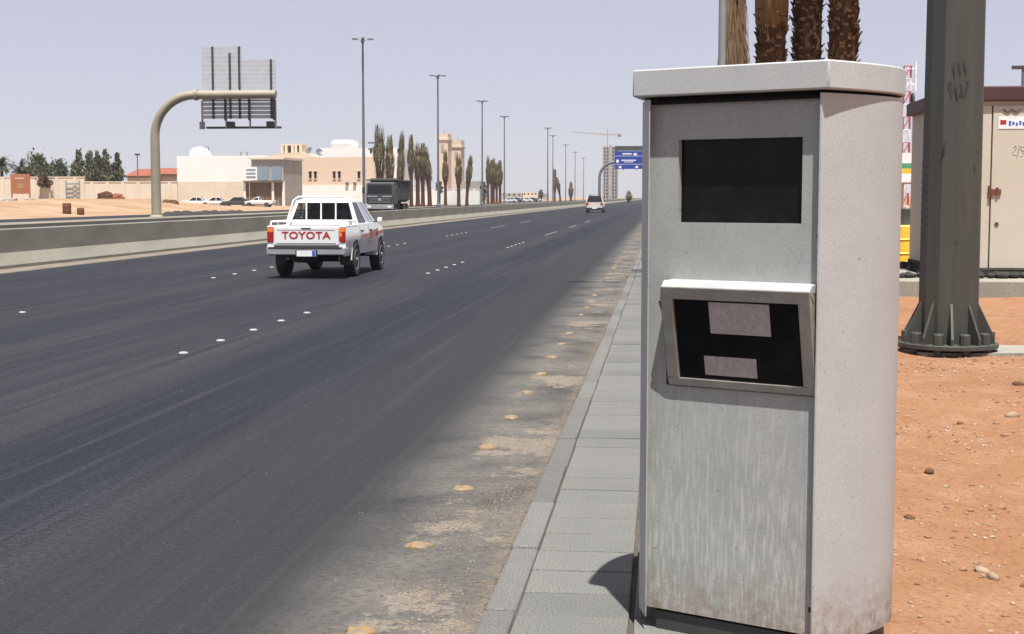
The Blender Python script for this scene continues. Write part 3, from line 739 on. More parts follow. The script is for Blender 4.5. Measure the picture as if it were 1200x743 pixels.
def make_dump_truck(loc, rz):
    t = thing('dump_truck', 'dark green dump truck driving towards the lamp posts beyond the barrier', 'dump truck', loc, rz)
    # local: front at -y
    cabm = MB().prism([(-.0,1.0),(-.02,1.75),(.12,2.75),(.35,2.9),(1.9,2.9),(1.95,.95),(1.0,.95)], -1.22, 1.22, axis='x').build('cab', 'truck_green', t, bevel=.06, seg=3)
    MB().quad((-1.08,.005,1.86),(1.08,.005,1.86),(1.02,.098,2.62),(-1.02,.098,2.62)).move((0,-.022,0)).build('windscreen', 'window_dark', cabm)
    MB().box(-1.1, 1.1, .10, .2, 2.66, 2.80).build('sun_visor', 'truck_bed', cabm, bevel=.02)
    MB().box(-1.0, 1.0, -.06, .02, 1.05, 1.55).build('grille', 'black_plastic', cabm, bevel=.02)
    for k in range(4): MB().box(-.95, .95, -.075, -.055, 1.12+k*.11, 1.145+k*.11).build('grille_bar', 'bumper_grey', cabm)
    for s in (-1, 1): MB().box(min(s*.20, s*1.10), max(s*.20, s*1.10), -.07, .02, 1.60, 1.70).build('trim', 'bumper_grey', cabm, bevel=.01)
    MB().lathe([(.13,-.075),(.10,-.09)], 14, (0,0,1.35), axis='y').build('badge', 'bumper_grey', cabm)
    fb = MB().box(-1.25, 1.25, -.22, .05, .55, .95).build('bumper', 'bumper_grey', t, bevel=.04)
    for s in (-1, 1):
        MB().box(min(s*.72, s*1.08), max(s*.72, s*1.08), -.235, -.2, .66, .84).build('headlight', 'lamp_glass', fb, bevel=.02)
        MB().prism([(.35,1.85),(.42,2.6),(1.35,2.6),(1.35,1.85)], min(s*1.223, s*1.235), max(s*1.223, s*1.235), axis='x').build('side_window', 'window_dark', cabm)
        mr_ = MB().box(min(s*1.36, s*1.58), max(s*1.36, s*1.58), .12, .18, 1.9, 2.45).build('mirror', 'black_plastic', t, bevel=.02)
        MB().tube([(s*1.2,.2,2.55),(s*1.45,.15,2.5),(s*1.45,.15,2.4)], .02, 6).build('mirror_arm', 'black_plastic', mr_)
    bed = MB().prism([(-1.25,1.35),(-1.25,3.05),(1.25,3.05),(1.25,1.35),(.9,1.15),(-.9,1.15)], 2.3, 7.6, axis='y')
    tub = bed.build('dump_body', 'truck_bed', t, bevel=.03)
    MB().box(-1.28, 1.28, .4, 2.4, 3.02, 3.14).build('canopy', 'truck_bed', tub, bevel=.03)
    MB().box(-1.25, 1.25, 2.05, 2.28, 1.2, 3.25).build('headboard', 'dark_steel', tub, bevel=.03)
    for s in (-1, 1):
        for k in range(7): MB().box(min(s*1.25, s*1.33), max(s*1.25, s*1.33), 2.5+k*.8, 2.62+k*.8, 1.4, 3.0).build('rib', 'truck_bed', tub)
        MB().box(min(s*1.24, s*1.35), max(s*1.24, s*1.35), 2.3, 7.6, 3.0, 3.12).build('top_rail', 'truck_bed', tub)
    ch = MB()
    for s in (-1, 1): ch.box(min(s*.35, s*.5), max(s*.35, s*.5), .2, 7.4, .85, 1.14)
    ch.box(-1.1, -.5, 2.3, 3.6, .55, 1.05); ch.box(.5, 1.1, 2.3, 3.6, .55, 1.05)
    for y in (1.3, 5.2, 6.5): ch.tube([(-.9,y,.52),(.9,y,.52)], .09, 8)
    ch.build('chassis', 'under', t)
    for s in (-1, 1):
        for y in (1.3, 5.2, 6.5): wheel(t, s*1.05, y, .52, .30 if y < 2 else .45, 'bumper_grey')
make_dump_truck((X_at(445, 122), 122, 0), 0)

def make_car(name, label, cat, mat, loc, rz, group=None, hgt=1.45, suv=False, length=4.5, width=1.78):
    t = thing(name, label, cat, loc, rz, group)
    h, hw, l2 = hgt, width/2, length/2
    bz = h*.60
    def fx(z, y): return hw*(1 - .10*smooth(.55, .25, z) - .05*smooth(bz-.15, bz, z))*(1 - .14*(abs(y)/l2)**6)
    def zt_(y):
        if suv: return bz - .10*smooth(l2*.35, l2, y)
        return bz - .06*smooth(l2*.3, l2, y) - .03*smooth(-l2*.6, -l2, y)
    axs = (-l2*.60, l2*.62); body = MB()
    ys_ = sorted(set([round(lerp(-l2, l2, i/40), 3) for i in range(41)]))
    for s in (-1, 1):
        rows = []
        for y in ys_:
            zl = .24
            for c in axs:
                if abs(y-c) < .37: zl = max(zl, .32 + math.sqrt(.37**2-(y-c)**2))
            zl = min(zl, zt_(y)-.03)
            rows.append([(s*fx(lerp(zl, zt_(y), q/6), y), y, lerp(zl, zt_(y), q/6)) for q in range(7)])
        body.sheet(rows)
    body.sheet([[(fx(zt_(y), y)*q/4, y, zt_(y)+.03*(1-(q/4)**2)) for q in range(-4, 5)] for y in ys_])
    for y in (-l2, l2): body.sheet([[(fx(z, y)*q/4, y, z) for q in range(-4, 5)] for z in (.24, .5, zt_(y))])
    body.build('body', mat, t, smooth_=True)
    yb, yf = (-l2+.12, l2*.42) if suv else (-l2*.72, l2*.45)
    rb, rf = (-l2+.34, l2*.12) if suv else (-l2*.40, l2*.10)
    hb, hr = hw*.93, hw*.72
    g_ = MB().add([(-hb,yb,bz-.03),(hb,yb,bz-.03),(hb,yf,bz-.03),(-hb,yf,bz-.03),(-hr,rb,h-.05),(hr,rb,h-.05),(hr,rf,h-.05),(-hr,rf,h-.05)],
                  [(0,1,5,4),(1,2,6,5),(2,3,7,6),(3,0,4,7)])
    g_.build('windows', 'window_dark', t)
    rf_ = MB().sheet([[(hr*1.02*q/4, lerp(rb-.02, rf+.02, i/4), h-.055+.05*(1-(q/4)**4)) for q in range(-4, 5)] for i in range(5)])
    for s in (-1, 1):
        for (a, b) in (((yb,rb)), ((yf,rf)), ((lerp(yb,yf,.48), lerp(rb,rf,.48)))):
            rf_.tube([(s*hb, a, bz-.03), (s*hr, b, h-.05)], .045, 6)
    rf_.build('roof', mat, t, smooth_=True)
    for s in (-1, 1):
        MB().box(min(s*hw*.66, s*hw*.93), max(s*hw*.66, s*hw*.93), -l2-.02, -l2+.05, bz-.28, bz-.06).build('tail_lamp', 'lamp_red', t)
        MB().box(min(s*hw*.55, s*hw*.88), max(s*hw*.55, s*hw*.88), l2-.06, l2+.015, .58, .72).build('headlight', 'lamp_glass', t)
        for y in axs: wheel(t, s*(hw-.11), y, .32, .2)
    MB().box(-hw*.96, hw*.96, -l2-.08, -l2+.1, .28, .52).build('rear_bumper', 'black_plastic' if suv else mat, t, bevel=.03)
    MB().box(-hw*.94, hw*.94, l2-.1, l2+.07, .26, .52).build('front_bumper', mat, t, bevel=.03)
    MB().box(-.26, .26, -l2-.095, -l2-.06, .40, .52).build('number_plate', 'plate_white', t)
    return t
suv = make_car('off_road_car', 'pale off road car with roof rack far ahead on the same carriageway', 'car', 'beige_car', (X_at(698, 150), 150, 0), 0, None, 1.78, True, 4.7, 1.86)
rk = MB()
for s in (-1, 1): rk.tube([(s*.55,-1.7,1.84),(s*.55,.2,1.84)], .03, 6); [rk.tube([(s*.55,y,1.72),(s*.55,y,1.84)], .025, 6) for y in (-1.6,.1)]
for y in (-1.7,-1.2,-.7,-.2,.2): rk.tube([(-.55,y,1.84),(.55,y,1.84)], .025, 6)
rk.build('roof_rack', 'black_plastic', suv)

# ---------------------------------------------------------------- large steel post with flange
PB = gp(1110.5, 402, .12); GZ = ground_z(PB.x, PB.y)
post = thing('steel_post', 'thick dark steel post with bolted ribbed foot standing in the sand', 'post', (PB.x, PB.y, 0))
MB().lathe([(.300,.11),(.292,2.0),(.285,4.0),(.25,12),(.17,25)], 12).build('shaft', 'pole_paint', post)
MB().lathe([(.49,.085),(.495,.09),(.495,.128),(.49,.133)], 32).build('flange', 'pole_paint', post, smooth_=True)
for k in range(10):
    a = 2*math.pi*(k + .35)/10; ca, sa = math.cos(a), math.sin(a); tx, ty = -sa*.012, ca*.012
    r0, r1 = .28, .46
    MB().add([(r0*ca+tx,r0*sa+ty,.13),(r1*ca+tx,r1*sa+ty,.13),(r1*ca+tx,r1*sa+ty,.20),(r0*ca+tx,r0*sa+ty,.56),(r0*ca-tx,r0*sa-ty,.13),(r1*ca-tx,r1*sa-ty,.13),(r1*ca-tx,r1*sa-ty,.20),(r0*ca-tx,r0*sa-ty,.56)],
             [(0,1,2,3),(7,6,5,4),(0,4,5,1),(1,5,6,2),(2,6,7,3)]).build('rib', 'pole_paint', post)
    a += math.pi/10; x, y = .405*math.cos(a), .405*math.sin(a)
    bt = MB().lathe([(.055,.13),(.055,.235),(.05,.245)], 10, (x, y, 0)).build('bolt_cap', 'pole_paint', post)
    MB().lathe([(.022,0),(.022,.09)], 8, (x*1.06, y*1.06, 0)).build('bolt', 'dark_steel', post)
    MB().lathe([(.042,.048),(.042,.086)], 6, (x*1.06, y*1.06, 0)).build('nut', 'dark_steel', post)
gm = MB()       # scratched marks on the shaft, facing the road
def mark(p, q, w=.012):
    (u0, z0), (u1, z1) = p, q
    def P(u_, z_):
        a = -math.pi/2 - PB.x/PB.y*0 + u_/.29; return Vector((.2905*math.cos(a), .2905*math.sin(a), z_))
    d = Vector((u1-u0, z1-z0)).normalized(); nx, nz = -d.y*w/2, d.x*w/2
    gm.quad(P(u0-nx, z0-nz), P(u1-nx, z1-nz), P(u1+nx, z1+nz), P(u0+nx, z0+nz))
for p, q in (((-.07,2.92),(-.05,2.80)),((-.02,2.93),(0,2.80)),((.03,2.93),(.06,2.82)),((-.12,2.72),(.10,2.73)),((-.11,2.72),(-.07,2.60)),((-.05,2.71),(-.02,2.56)),((.0,2.72),(.03,2.58)),((.08,2.73),(.05,2.60)),((-.03,2.60),(.03,2.60))):
    mark(p, q)
gm.v = [(x*1.012, y*1.012, z) for x, y, z in gm.v]
gm.build('scratched_marks', 'graffiti', post)
for px_, py_, r_ in ((1107,168,.018),(1146,178,.014),(1121,284,.022)):
    p = at(px_, py_, PB.y - .29); MB().lathe([(r_,-.01),(r_*.8,.012)], 8, (p.x-PB.x, -.285, p.z), axis='y').build('bolt_hole', 'graffiti', post)
tag(MB().prism([(PB.x-.3,PB.y-.36),(PB.x+.3,PB.y-.36),(PB.x+.9,PB.y-.22),(PB.x+1.6,PB.y-.3),(PB.x+2.0,PB.y+.35),(PB.x+.6,PB.y+.5),(PB.x-.35,PB.y+.45),(PB.x-.44,PB.y)], -.1, .056).build('post_footing', 'concrete', smooth_=False), 'pale concrete pad under the thick steel post', 'concrete pad')

# ---------------------------------------------------------------- utility kiosk
KY = 24.0; KX = X_at(1120, KY)
KD = next(d for d in [2 + .05*i for i in range(200)] if X_at(1067, KY + d) > KX)
ki = thing('utility_kiosk', 'cream utility kiosk with maroon roof behind the thick steel post', 'kiosk', (KX, KY, 0))
kb = holed(0, 3.6, .40, 3.17, [], 0, .05)
MB().box(0, 3.6, 0, KD, .40, 3.17).build('wall', 'cream_paint', ki, bevel=.02)
rf = MB().box(-.10, 3.7, -.10, KD+.1, 3.15, 3.39).build('roof', 'maroon_paint', ki, bevel=.02)
for y in (.4, KD-.3):
    lp = [(-.05 + .0*k, y + .11*math.cos(a), 3.38 + .18*max(0, math.sin(a))) for k, a in enumerate([math.pi*i/10 for i in range(11)])]
    MB().tube(lp, .025, 8).build('lifting_ring', 'dark_steel', rf, smooth_=True)
hx = lambda px_: at(px_, 231, KY).x - KX
hz_ = lambda py_: at(777, py_, KY).z
MB().box(hx(1157), hx(1163), -.012, -.002, .44, 3.08).build('door_seam', 'dark_steel', ki)
d1 = MB().box(hx(1160.8), 1.62, -.035, -.003, .44, 3.08).build('door', 'cream_paint', ki, bevel=.008)
MB().box(.06, hx(1159.2), -.03, -.003, .44, 3.08).build('door', 'cream_paint', ki, bevel=.008)
MB().box(1.64, 2.9, -.035, -.003, .44, 3.08).build('door', 'cream_paint', ki, bevel=.008)
MB().box(hx(1157), hx(1172), -.06, -.03, hz_(228), hz_(222)).box(hx(1157), hx(1160), -.07, -.03, hz_(232), hz_(218)).box(hx(1166), hx(1169), -.07, -.03, hz_(229), hz_(220)).build('latch', 'rust', d1)
MB().lathe([(.035,-.045),(.03,-.03)], 10, (hx(1168), 0, hz_(262)), axis='y').build('keyhole', 'rust', d1)
sgn = MB().box(hx(1167), hx(1206), -.042, -.034, hz_(153), hz_(139)).build('notice', 'plate_white', d1)
MB().box(hx(1169), hx(1176), -.045, -.0415, hz_(148), hz_(143)).build('notice_mark', 'letter_red', sgn)
for k in range(6): MB().box(hx(1179+4*k), hx(1181.6+4*k), -.045, -.0415, hz_(149.5 - (k%2)), hz_(144 + (k*7%3))).build('notice_mark', 'plate_blue', sgn)
for (xa, ya, xb, yb_) in ((1172,131,1177,134),(1177,134,1182,131),(1182,131,1187,134),(1187,134,1192,131)):
    MB().tube([(hx(xa),-.042,hz_(ya)),(hx(xb),-.042,hz_(yb_))], .014, 6).build('bent_bar', 'dark_steel', d1)
sc_ = MB()
for (xa, ya, xb, yb_) in ((1185,174,1188,172),(1188,172,1188.5,175),(1188.5,175,1184.5,182),(1184.5,182,1189,182),(1192.5,172,1189.5,186),(1198,173,1194.5,173),(1194.5,173,1194,177),(1194,177,1197,178),(1197,178,1196.5,183),(1196.5,183,1193.5,184)):
    sc_.tube([(hx(xa),-.036,hz_(ya)),(hx(xb),-.036,hz_(yb_))], .006, 4)
sc_.build('scrawl', 'galvanised', d1)
MB().box(-.04, -.003, .5, 1.55, .5, 2.75).build('side_door', 'cream_paint', ki, bevel=.01)
vt_ = MB().box(-.05, -.002, 1.9, 2.75, .95, 2.35).build('louvre', 'dark_steel', ki)
for k in range(9): MB().box(-.07, -.045, 1.9, 2.75, 1.0+k*.145, 1.05+k*.145).build('louvre_slat', 'maroon_paint', vt_)
base = tag(MB().box(KX-3.2, KX+6, KY-1.0, KY+KD+.8, -.2, .285).build('kiosk_plinth', 'concrete', bevel=.02), 'low pale concrete plinth carrying the cream kiosk', 'plinth')
rb_ = MB(); rng = random.Random(3)
for k in range(150):
    x = rng.uniform(-.9, 4.4); y = rng.uniform(-.30, -.04); r_ = rng.uniform(.05, .085)
    if k > 110: x = rng.uniform(-.35, -.08); y = rng.uniform(0, KD)
    rb_.lathe([(r_*.3,-r_*.75),(r_*.9,-r_*.3),(r_,.1*r_),(r_*.6,r_*.6),(r_*.2,r_*.75)], 7, (x, y, .285 + r_*.6))
rb_.box(-.02, 3.62, -.02, KD+.02, .283, .41)
tag(rb_.build('rubble_band', 'black_rubble', ki), kind='stuff')

# ---------------------------------------------------------------- things seen between cabinet and kiosk
def lattice_mast(loc, h, w, label):
    t = thing('lattice_mast', label, 'mast', loc)
    n_ = 12
    for k in range(n_):
        m_ = MB(); z0, z1 = h*k/n_, h*(k+1)/n_
        for sx in (-1, 1):
            for sy in (-1, 1): m_.tube([(sx*w/2, sy*w/2, z0), (sx*w/2, sy*w/2, z1)], .035, 4)
        for s in (-1, 1):
            m_.tube([(-w/2, s*w/2, z0), (w/2, s*w/2, z1)], .02, 4); m_.tube([(s*w/2, -w/2, z0), (s*w/2, w/2, z1)], .02, 4)
            m_.tube([(-w/2, s*w/2, z1), (w/2, s*w/2, z1)], .02, 4)
        m_.build('lattice_section', 'lattice_red' if k % 2 else 'sign_white', t)
    for s, z in ((-1, .93), (1, .98), (1, .88)):
        MB().lathe([(.1,-.5),(.1,.5)], 8, (s*(w/2+.35), 0, h*z)).tube([(0,0,h*z),(s*(w/2+.35),0,h*z)], .04, 5).build('antenna', 'sign_white', t)
MZ = 110.0
lattice_mast((X_at(1060, MZ), MZ, 0), Z_at(80, MZ), .5, 'red and white lattice mast behind the fuel station canopy')
FS = 62.0
cx0 = X_at(1046, FS)
fs = thing('fuel_canopy', 'white fuel station canopy with green and yellow bands beyond the kiosk', 'canopy', (cx0, FS, 0))
for nm, mt, y0, y1 in (('fascia','sign_white',180,192),('green_band','fuel_green',192,198),('yellow_band','fuel_yellow',198,204),('lower_fascia','sign_white',204,214)):
    MB().box(0, 9, 0, 8, Z_at(y1, FS), Z_at(y0, FS)).build(nm, mt, fs)
for x in (.75, 8): MB().box(x-.2, x+.2, 3, 3.4, 0, Z_at(213, FS)).build('column', 'sign_white', fs)
for k, (px_, yy, mt, h0) in enumerate(((1059, 33, 'fuel_yellow', .95), (1063, 36, 'dark_steel', 1.3))):
    p = X_at(px_, yy)
    d_ = MB().lathe([(.26,0),(.28,.02),(.28,h0*.33),(.295,h0*.34),(.28,h0*.36),(.28,h0*.66),(.295,h0*.67),(.28,h0*.69),(.28,h0-.02),(.26,h0)], 18, (p, yy, ground_z(p, yy)-.01)).build('oil_drum', mt, smooth_=True)
    tag(d_, ('short yellow oil drum between the cabinet and the kiosk', 'taller black oil drum beside the kiosk wall')[k], 'drum')
# small lamp on a post behind the kiosk
lp = thing('lamp_post', 'thin grey lamp post with one square arm behind the kiosk roof', 'lamp post', (X_at(1195, 60), 60, 0))
MB().tube([(0,0,0),(0,0,Z_at(81,60))], .075, 8).build('pole', 'lamp_grey', lp)
MB().box(-.45, .08, -.1, .1, Z_at(85,60), Z_at(81,60)).build('lamp_head', 'dark_steel', lp)

# ---------------------------------------------------------------- near palms and pole behind the cabinet
def frond(m, base, az, tilt, length, w, droop, rng, nseg=6, leaflets=10):
    d = Vector((math.cos(az)*math.sin(tilt), math.sin(az)*math.sin(tilt), math.cos(tilt))); p = Vector(base); side = d.cross(Vector((0,0,1))).normalized() if abs(d.z) < .999 else Vector((1,0,0))
    prev = p.copy(); step = length/nseg
    for k in range(nseg):
        q = prev + d*step; ww = w*.18
        m.quad(prev - side*ww, prev + side*ww, q + side*ww*.8, q - side*ww*.8)
        for j in range(max(1, leaflets//nseg)):
            c = prev.lerp(q, rng.random()); ll = w*rng.uniform(.6, 1.3)*(1 if k < nseg-1 else .6)
            for s in (-1, 1):
                tip = c + side*s*ll + d*ll*1.3 - Vector((0,0,ll*.25*rng.random())); e = d*ll*.22
                m.add([c - e, c + e, tip], [(0,1,2)])
        d = (d - Vector((0,0,1))*droop*step/length*(k+1)*.5).normalized(); prev = q
def near_palm(px_, Y, kind, label):
    x = X_at(px_, Y); rng = random.Random(int(px_)); hgt = 7.0; r = .235
    t = thing('date_palm', label, 'palm tree', (x, Y, ground_z(x, Y) - .03), 0, 'date palms behind the cabinet')
    MB().tube([(rng.uniform(-.02,.02), 0, z) for z in [hgt*i/10 for i in range(11)]], [r*(1.15 - .15*min(1, i/2)) for i in range(11)], 14).build('trunk', 'bark_dark', t, smooth_=True)
    m = MB(); tips = MB(); zmax = 4.75 if kind == 'burlap' else hgt - .2
    nring = int(zmax/.085)
    for i in range(nring):
        z = .1 + i*.085
        for k in range(9):
            a = 2*math.pi*(k + (i*.618))/9 + rng.uniform(-.3, .3); z = .1 + i*.085 + rng.uniform(-.03, .03); w = rng.uniform(.035, .085); out = rng.uniform(.01, .085); h_ = rng.uniform(.05, .16)
            ca, sa = math.cos(a), math.sin(a); tx, ty = -sa*w, ca*w; r0 = r*.97
            tgt = m
            tgt.add([(r0*ca-tx, r0*sa-ty, z), (r0*ca+tx, r0*sa+ty, z), ((r0+out)*ca+tx*.6, (r0+out)*sa+ty*.6, z+h_), ((r0+out)*ca-tx*.6, (r0+out)*sa-ty*.6, z+h_), (r0*ca, r0*sa, z+h_*.8)],
                    [(0,1,2,3), (3,2,4), (1,4,2), (0,3,4)])
            if rng.random() < (.9 if kind == 'rough' else .5):
                q = r0 + out; zz = z + h_
                tips.add([(q*ca-tx*.62, q*sa-ty*.62, zz-.018), (q*ca+tx*.62, q*sa+ty*.62, zz-.018), ((q+.012)*ca+tx*.5, (q+.012)*sa+ty*.5, zz+.022), ((q+.012)*ca-tx*.5, (q+.012)*sa-ty*.5, zz+.022), ((q-.03)*ca, (q-.03)*sa, zz+.004)],
                         [(0,1,2,3), (3,2,4)])
    b_ = m.build('bark', 'bark_dark', t, smooth_='leaf'); tag(b_, kind='stuff')
    tag(tips.build('leaf_bases', 'bark_tip', t, smooth_='leaf'), kind='stuff')
    if kind == 'burlap':
        prof_ = [(.25, 4.50), (.275, 4.56), (.285, 4.8), (.29, 5.4), (.27, 5.9), (.22, 6.2)]
        MB().lathe(prof_, 18).build('burlap_wrap', 'burlap', t, smooth_=True)
        s_ = MB()
        for k in range(34):
            a = rng.uniform(0, 2*math.pi); z1 = rng.uniform(4.3, 4.55); l_ = rng.uniform(.15, .4)
            s_.tube([(.26*math.cos(a), .26*math.sin(a), 4.57), ((.27+rng.uniform(0,.03))*math.cos(a+.1), (.27+rng.uniform(0,.03))*math.sin(a+.1), 4.57-l_*rng.random())], .007, 4)
        tag(s_.build('fibre_fringe', 'bark_tip', t), kind='stuff')
    cr = MB()
    for k in range(34):
        a = rng.uniform(0, 6.28); frond(cr, (0,0,hgt-.2), a, rng.uniform(.08, .9), rng.uniform(2.2, 3.0), .26, rng.uniform(.3, .9), rng, 7, 42)
    cr.build('crown', 'frond_green', t, smooth_='leaf')
    return t
near_palm(901, 25.0, 'burlap', 'date palm with its upper trunk wrapped in brown sacking')
near_palm(942.5, 25.6, 'rough', 'date palm with reddish rough bark between the wrapped and the dark palm')
near_palm(985, 25.2, 'rough', 'darkest rough barked date palm at the end of the row behind the cabinet')
# palm tied up in straw
x = X_at(858, 27); rng = random.Random(5)
sp_ = thing('straw_palm', 'young palm bundled in pale dry straw fronds beside the grey pole', 'palm tree', (x, 27, 0), 0, 'date palms behind the cabinet')
MB().tube([(0,0,-.05),(0.02,0,3),(0,0,6.4)], [.2,.17,.13], 10).build('trunk', 'bark_dark', sp_, smooth_=True)
sm = MB()
for k in range(1500):
    a = rng.uniform(0, 6.28); z1 = rng.uniform(2.4, 5.5); t_ = smooth(5.3, 3.2, z1); r0 = .15 + .12*t_*rng.random()**.5; l_ = rng.uniform(.3, .9)
    r1 = r0 + rng.uniform(-.01, .05) + .10*rng.random()**4 + .07*smooth(4.9, 3.4, z1-l_) ; a1 = a + rng.uniform(-.6, .6); w = rng.uniform(.006, .016)
    p0 = Vector((r0*math.cos(a), r0*math.sin(a), z1)); p2 = Vector((r1*math.cos(a1), r1*math.sin(a1), z1-l_)); p1 = p0.lerp(p2, .5) + Vector((math.cos(a), math.sin(a), 0))*.04
    s = Vector((-math.sin(a), math.cos(a), 0))*w
    sm.quad(p0-s, p0+s, p1+s*1.2, p1-s*1.2); sm.quad(p1-s*1.2, p1+s*1.2, p2+s*.4, p2-s*.4)
tag(sm.build('straw_skirt', 'straw', sp_, smooth_='leaf'), kind='stuff')
cr = MB()
for k in range(16): frond(cr, (0,0,6.2), rng.uniform(0,6.28), rng.uniform(.05,.5), 2.0, .2, .5, rng, 6, 36)
cr.build('crown', 'frond_dry', sp_, smooth_='leaf')
x = X_at(844, 24); gpole = thing('lamp_pole', 'plain light grey lamp pole standing beside the straw bundled palm', 'lamp post', (x, 24, .0))
MB().tube([(0,0,-.02),(0,0,9)], [.068,.055], 12).build('pole', 'galvanised', gpole, smooth_=True)
MB().lathe([(.14,.0),(.14,.16),(.1,.2)], 12).build('foot', 'galvanised', gpole)
MB().tube([(0,0,8.95),(-.3,0,9.15),(-1.4,0,9.3)], .035, 8).build('arm', 'galvanised', gpole)
MB().box(-1.9, -1.35, -.12, .12, 9.24, 9.36).build('lamp_head', 'galvanised', gpole, bevel=.03)

# ---------------------------------------------------------------- tall street lamps on the median strip
def make_lamp():
    t = thing('street_lamp', 'x', 'street lamp', (0,0,.14), 0, 'tall street lamps along the median strip')
    MB().tube([(0,0,0),(0,0,19.6)], [.20,.11], 10).build('pole', 'lamp_grey', t, smooth_=True)
    MB().lathe([(.32,0),(.32,.5),(.26,.6)], 10).build('foot', 'lamp_grey', t)
    MB().lathe([(.16,19.3),(.22,19.5),(.22,19.75),(.1,19.95)], 10).build('hub', 'lamp_grey', t)
    for k in range(4):
        a = math.pi/4*0 + k*math.pi/2 + .25; ca, sa = math.cos(a), math.sin(a)
        ar = MB().tube([(.1*ca,.1*sa,19.65),(.7*ca,.7*sa,19.78)], .05, 6).build('arm', 'lamp_grey', t)
        h_ = MB().box(.55, 1.25, -.17, .17, 19.70, 19.86).rot(a).build('lamp_head', 'lamp_grey', ar)
    return t
names = ['nearest the peach building', 'between the palms and the twin towers', 'by the clump of tied palms', 'just past the clump of tied palms',
         'where the parked cars end', 'before the two far palms', 'after the two far palms', 'beside the last small palm', 'furthest one down the road before the unfinished tower']
lab = ['tall street lamp rising behind the dump truck cab', 'tall street lamp rising between the tied palms and the first beige tower', 'tall street lamp just before the dense clump of tied palms',
       'tall street lamp just past the dense clump of tied palms', 'tall street lamp at the end of the row of parked cars', 'tall street lamp close before the two far palms',
       'tall street lamp between the two far palms and the last small palm', 'tall street lamp just past the last small palm', 'shortest looking street lamp next to the unfinished tower block']
proto = None
for i, (lx, ly) in enumerate(((425,45),(513,87),(565,117),(591,136),(642,149),(648,158),(663,169),(674,178),(684,185))):
    q = gp(lx, ly, 20.0); Y = q.y
    if proto is None: proto = make_lamp(); o = proto
    else: o = copy_tree(proto)
    xx = max(-37.1, min(-34.9, q.x)) if i not in (4, 5) else q.x
    o.location = (q.x, Y, .13 if -37.5 < q.x < -34.5 else -.01); o['label'] = lab[i]; o.rotation_euler = (0, 0, .15*i)

# ---------------------------------------------------------------- sign gantries
GY = 101.0
gx = X_at(183, GY)
ga = thing('sign_gantry', 'tan curved steel gantry carrying a traffic sign seen from behind', 'sign gantry', (gx, GY, .0))
zt = Z_at(107, GY)
arc = [(0,0,.1),(0,0,zt-3.0)] + [(3.0 - 3.0*math.cos(a), 0, zt-3.0 + 3.0*math.sin(a)) for a in [math.pi/2*i/9 for i in range(1, 10)]] + [(X_at(325, GY)-gx, 0, zt)]
MB().tube(arc, [.36, .33] + [.32]*9 + [.30], 14).build('post', 'gantry_tan', ga, smooth_=True)
MB().lathe([(.55,.0),(.55,.18),(.36,.3)], 14).build('foot', 'gantry_tan', ga)
MB().lathe([(.40,-.12),(.40,.12)], 14, (X_at(232, GY)-gx, 0, zt), axis='x').build('flange', 'gantry_tan', ga)
def sgx(p): return X_at(p, GY) - gx
def planks(nm, x0, x1, y0, y1, n_):
    z0, z1 = Z_at(y1, GY), Z_at(y0, GY); hh = (z1 - z0)/n_
    for k in range(n_):
        MB().box(sgx(x0), sgx(x1), .42, .46, z0 + k*hh + .03, z0 + (k+1)*hh - .03).build(nm, 'sign_back', ga)
planks('sign_plank', 237, 283.5, 48, 136, 17); planks('sign_plank', 283.8, 323, 64, 136, 14)
for x, y0, y1 in ((250,48,136),(270,56,136),(281,48,136),(318,64,136)):
    MB().box(sgx(x)-.07, sgx(x)+.07, .30, .415, Z_at(y1,GY), Z_at(y0,GY)).build('sign_rib', 'dark_steel', ga)
for x in (264, 292, 321):
    MB().box(sgx(x)-.06, sgx(x)+.06, .25, .41, Z_at(138,GY), Z_at(110,GY)).build('hanger', 'dark_steel', ga)
wk = MB().box(sgx(240), sgx(327), .6, 1.0, Z_at(147.5,GY), Z_at(145,GY)).build('light_bar', 'dark_steel', ga)
for x in (268, 315): MB().box(sgx(x)-.25, sgx(x)+.25, .5, 1.1, Z_at(147,GY), Z_at(139,GY)).build('floodlight', 'dark_steel', wk)
for x in (236, 264, 292, 322): MB().box(sgx(x)-.05, sgx(x)+.05, .47, .62, Z_at(147,GY), Z_at(113,GY)).build('hanger', 'galvanised', wk)
MB().box(sgx(235)-.15, sgx(235)+.15, .5, .9, Z_at(148,GY), Z_at(139,GY)).build('end_box', 'galvanised', wk)

HY = 336.0; hx0 = X_at(702.5, HY)
gb = thing('sign_gantry', 'curved grey gantry with a blue direction sign over the road far ahead', 'sign gantry', (hx0, HY, 0))
zt = Z_at(190, HY)
arc = [(0,0,0),(0,0,zt-3.6)] + [(3.6 - 3.6*math.cos(a), 0, zt-3.6 + 3.6*math.sin(a)) for a in [math.pi/2*i/9 for i in range(1, 10)]] + [(X_at(772, HY)-hx0, 0, zt)]
MB().tube(arc, .34, 10).build('post', 'lamp_grey', gb, smooth_=True)
def hgx(p): return X_at(p, HY) - hx0
bs = MB().box(hgx(720), hgx(774), -.62, -.50, Z_at(198,HY), Z_at(177,HY)).build('sign_panel', 'sign_blue', gb)
MB().box(hgx(720), hgx(774), -.3, -.1, Z_at(176.5,HY), Z_at(171,HY)).build('light_bar', 'dark_steel', gb)
for (x0,x1,y0,y1) in ((722,725,187,190.5),(728,745,187.2,188.4),(731,742,189.4,190.2),(725,728,194.5,197),(744.5,747.5,194.5,197),(720.3,773.7,182.6,183),(742,746,179.5,182),(720.3,773.7,192.3,192.7),(729,740,179.5,181)):
    MB().box(hgx(x0), hgx(x1), -.64, -.615, Z_at(y1,HY), Z_at(y0,HY)).build('sign_mark', 'sign_white', bs)
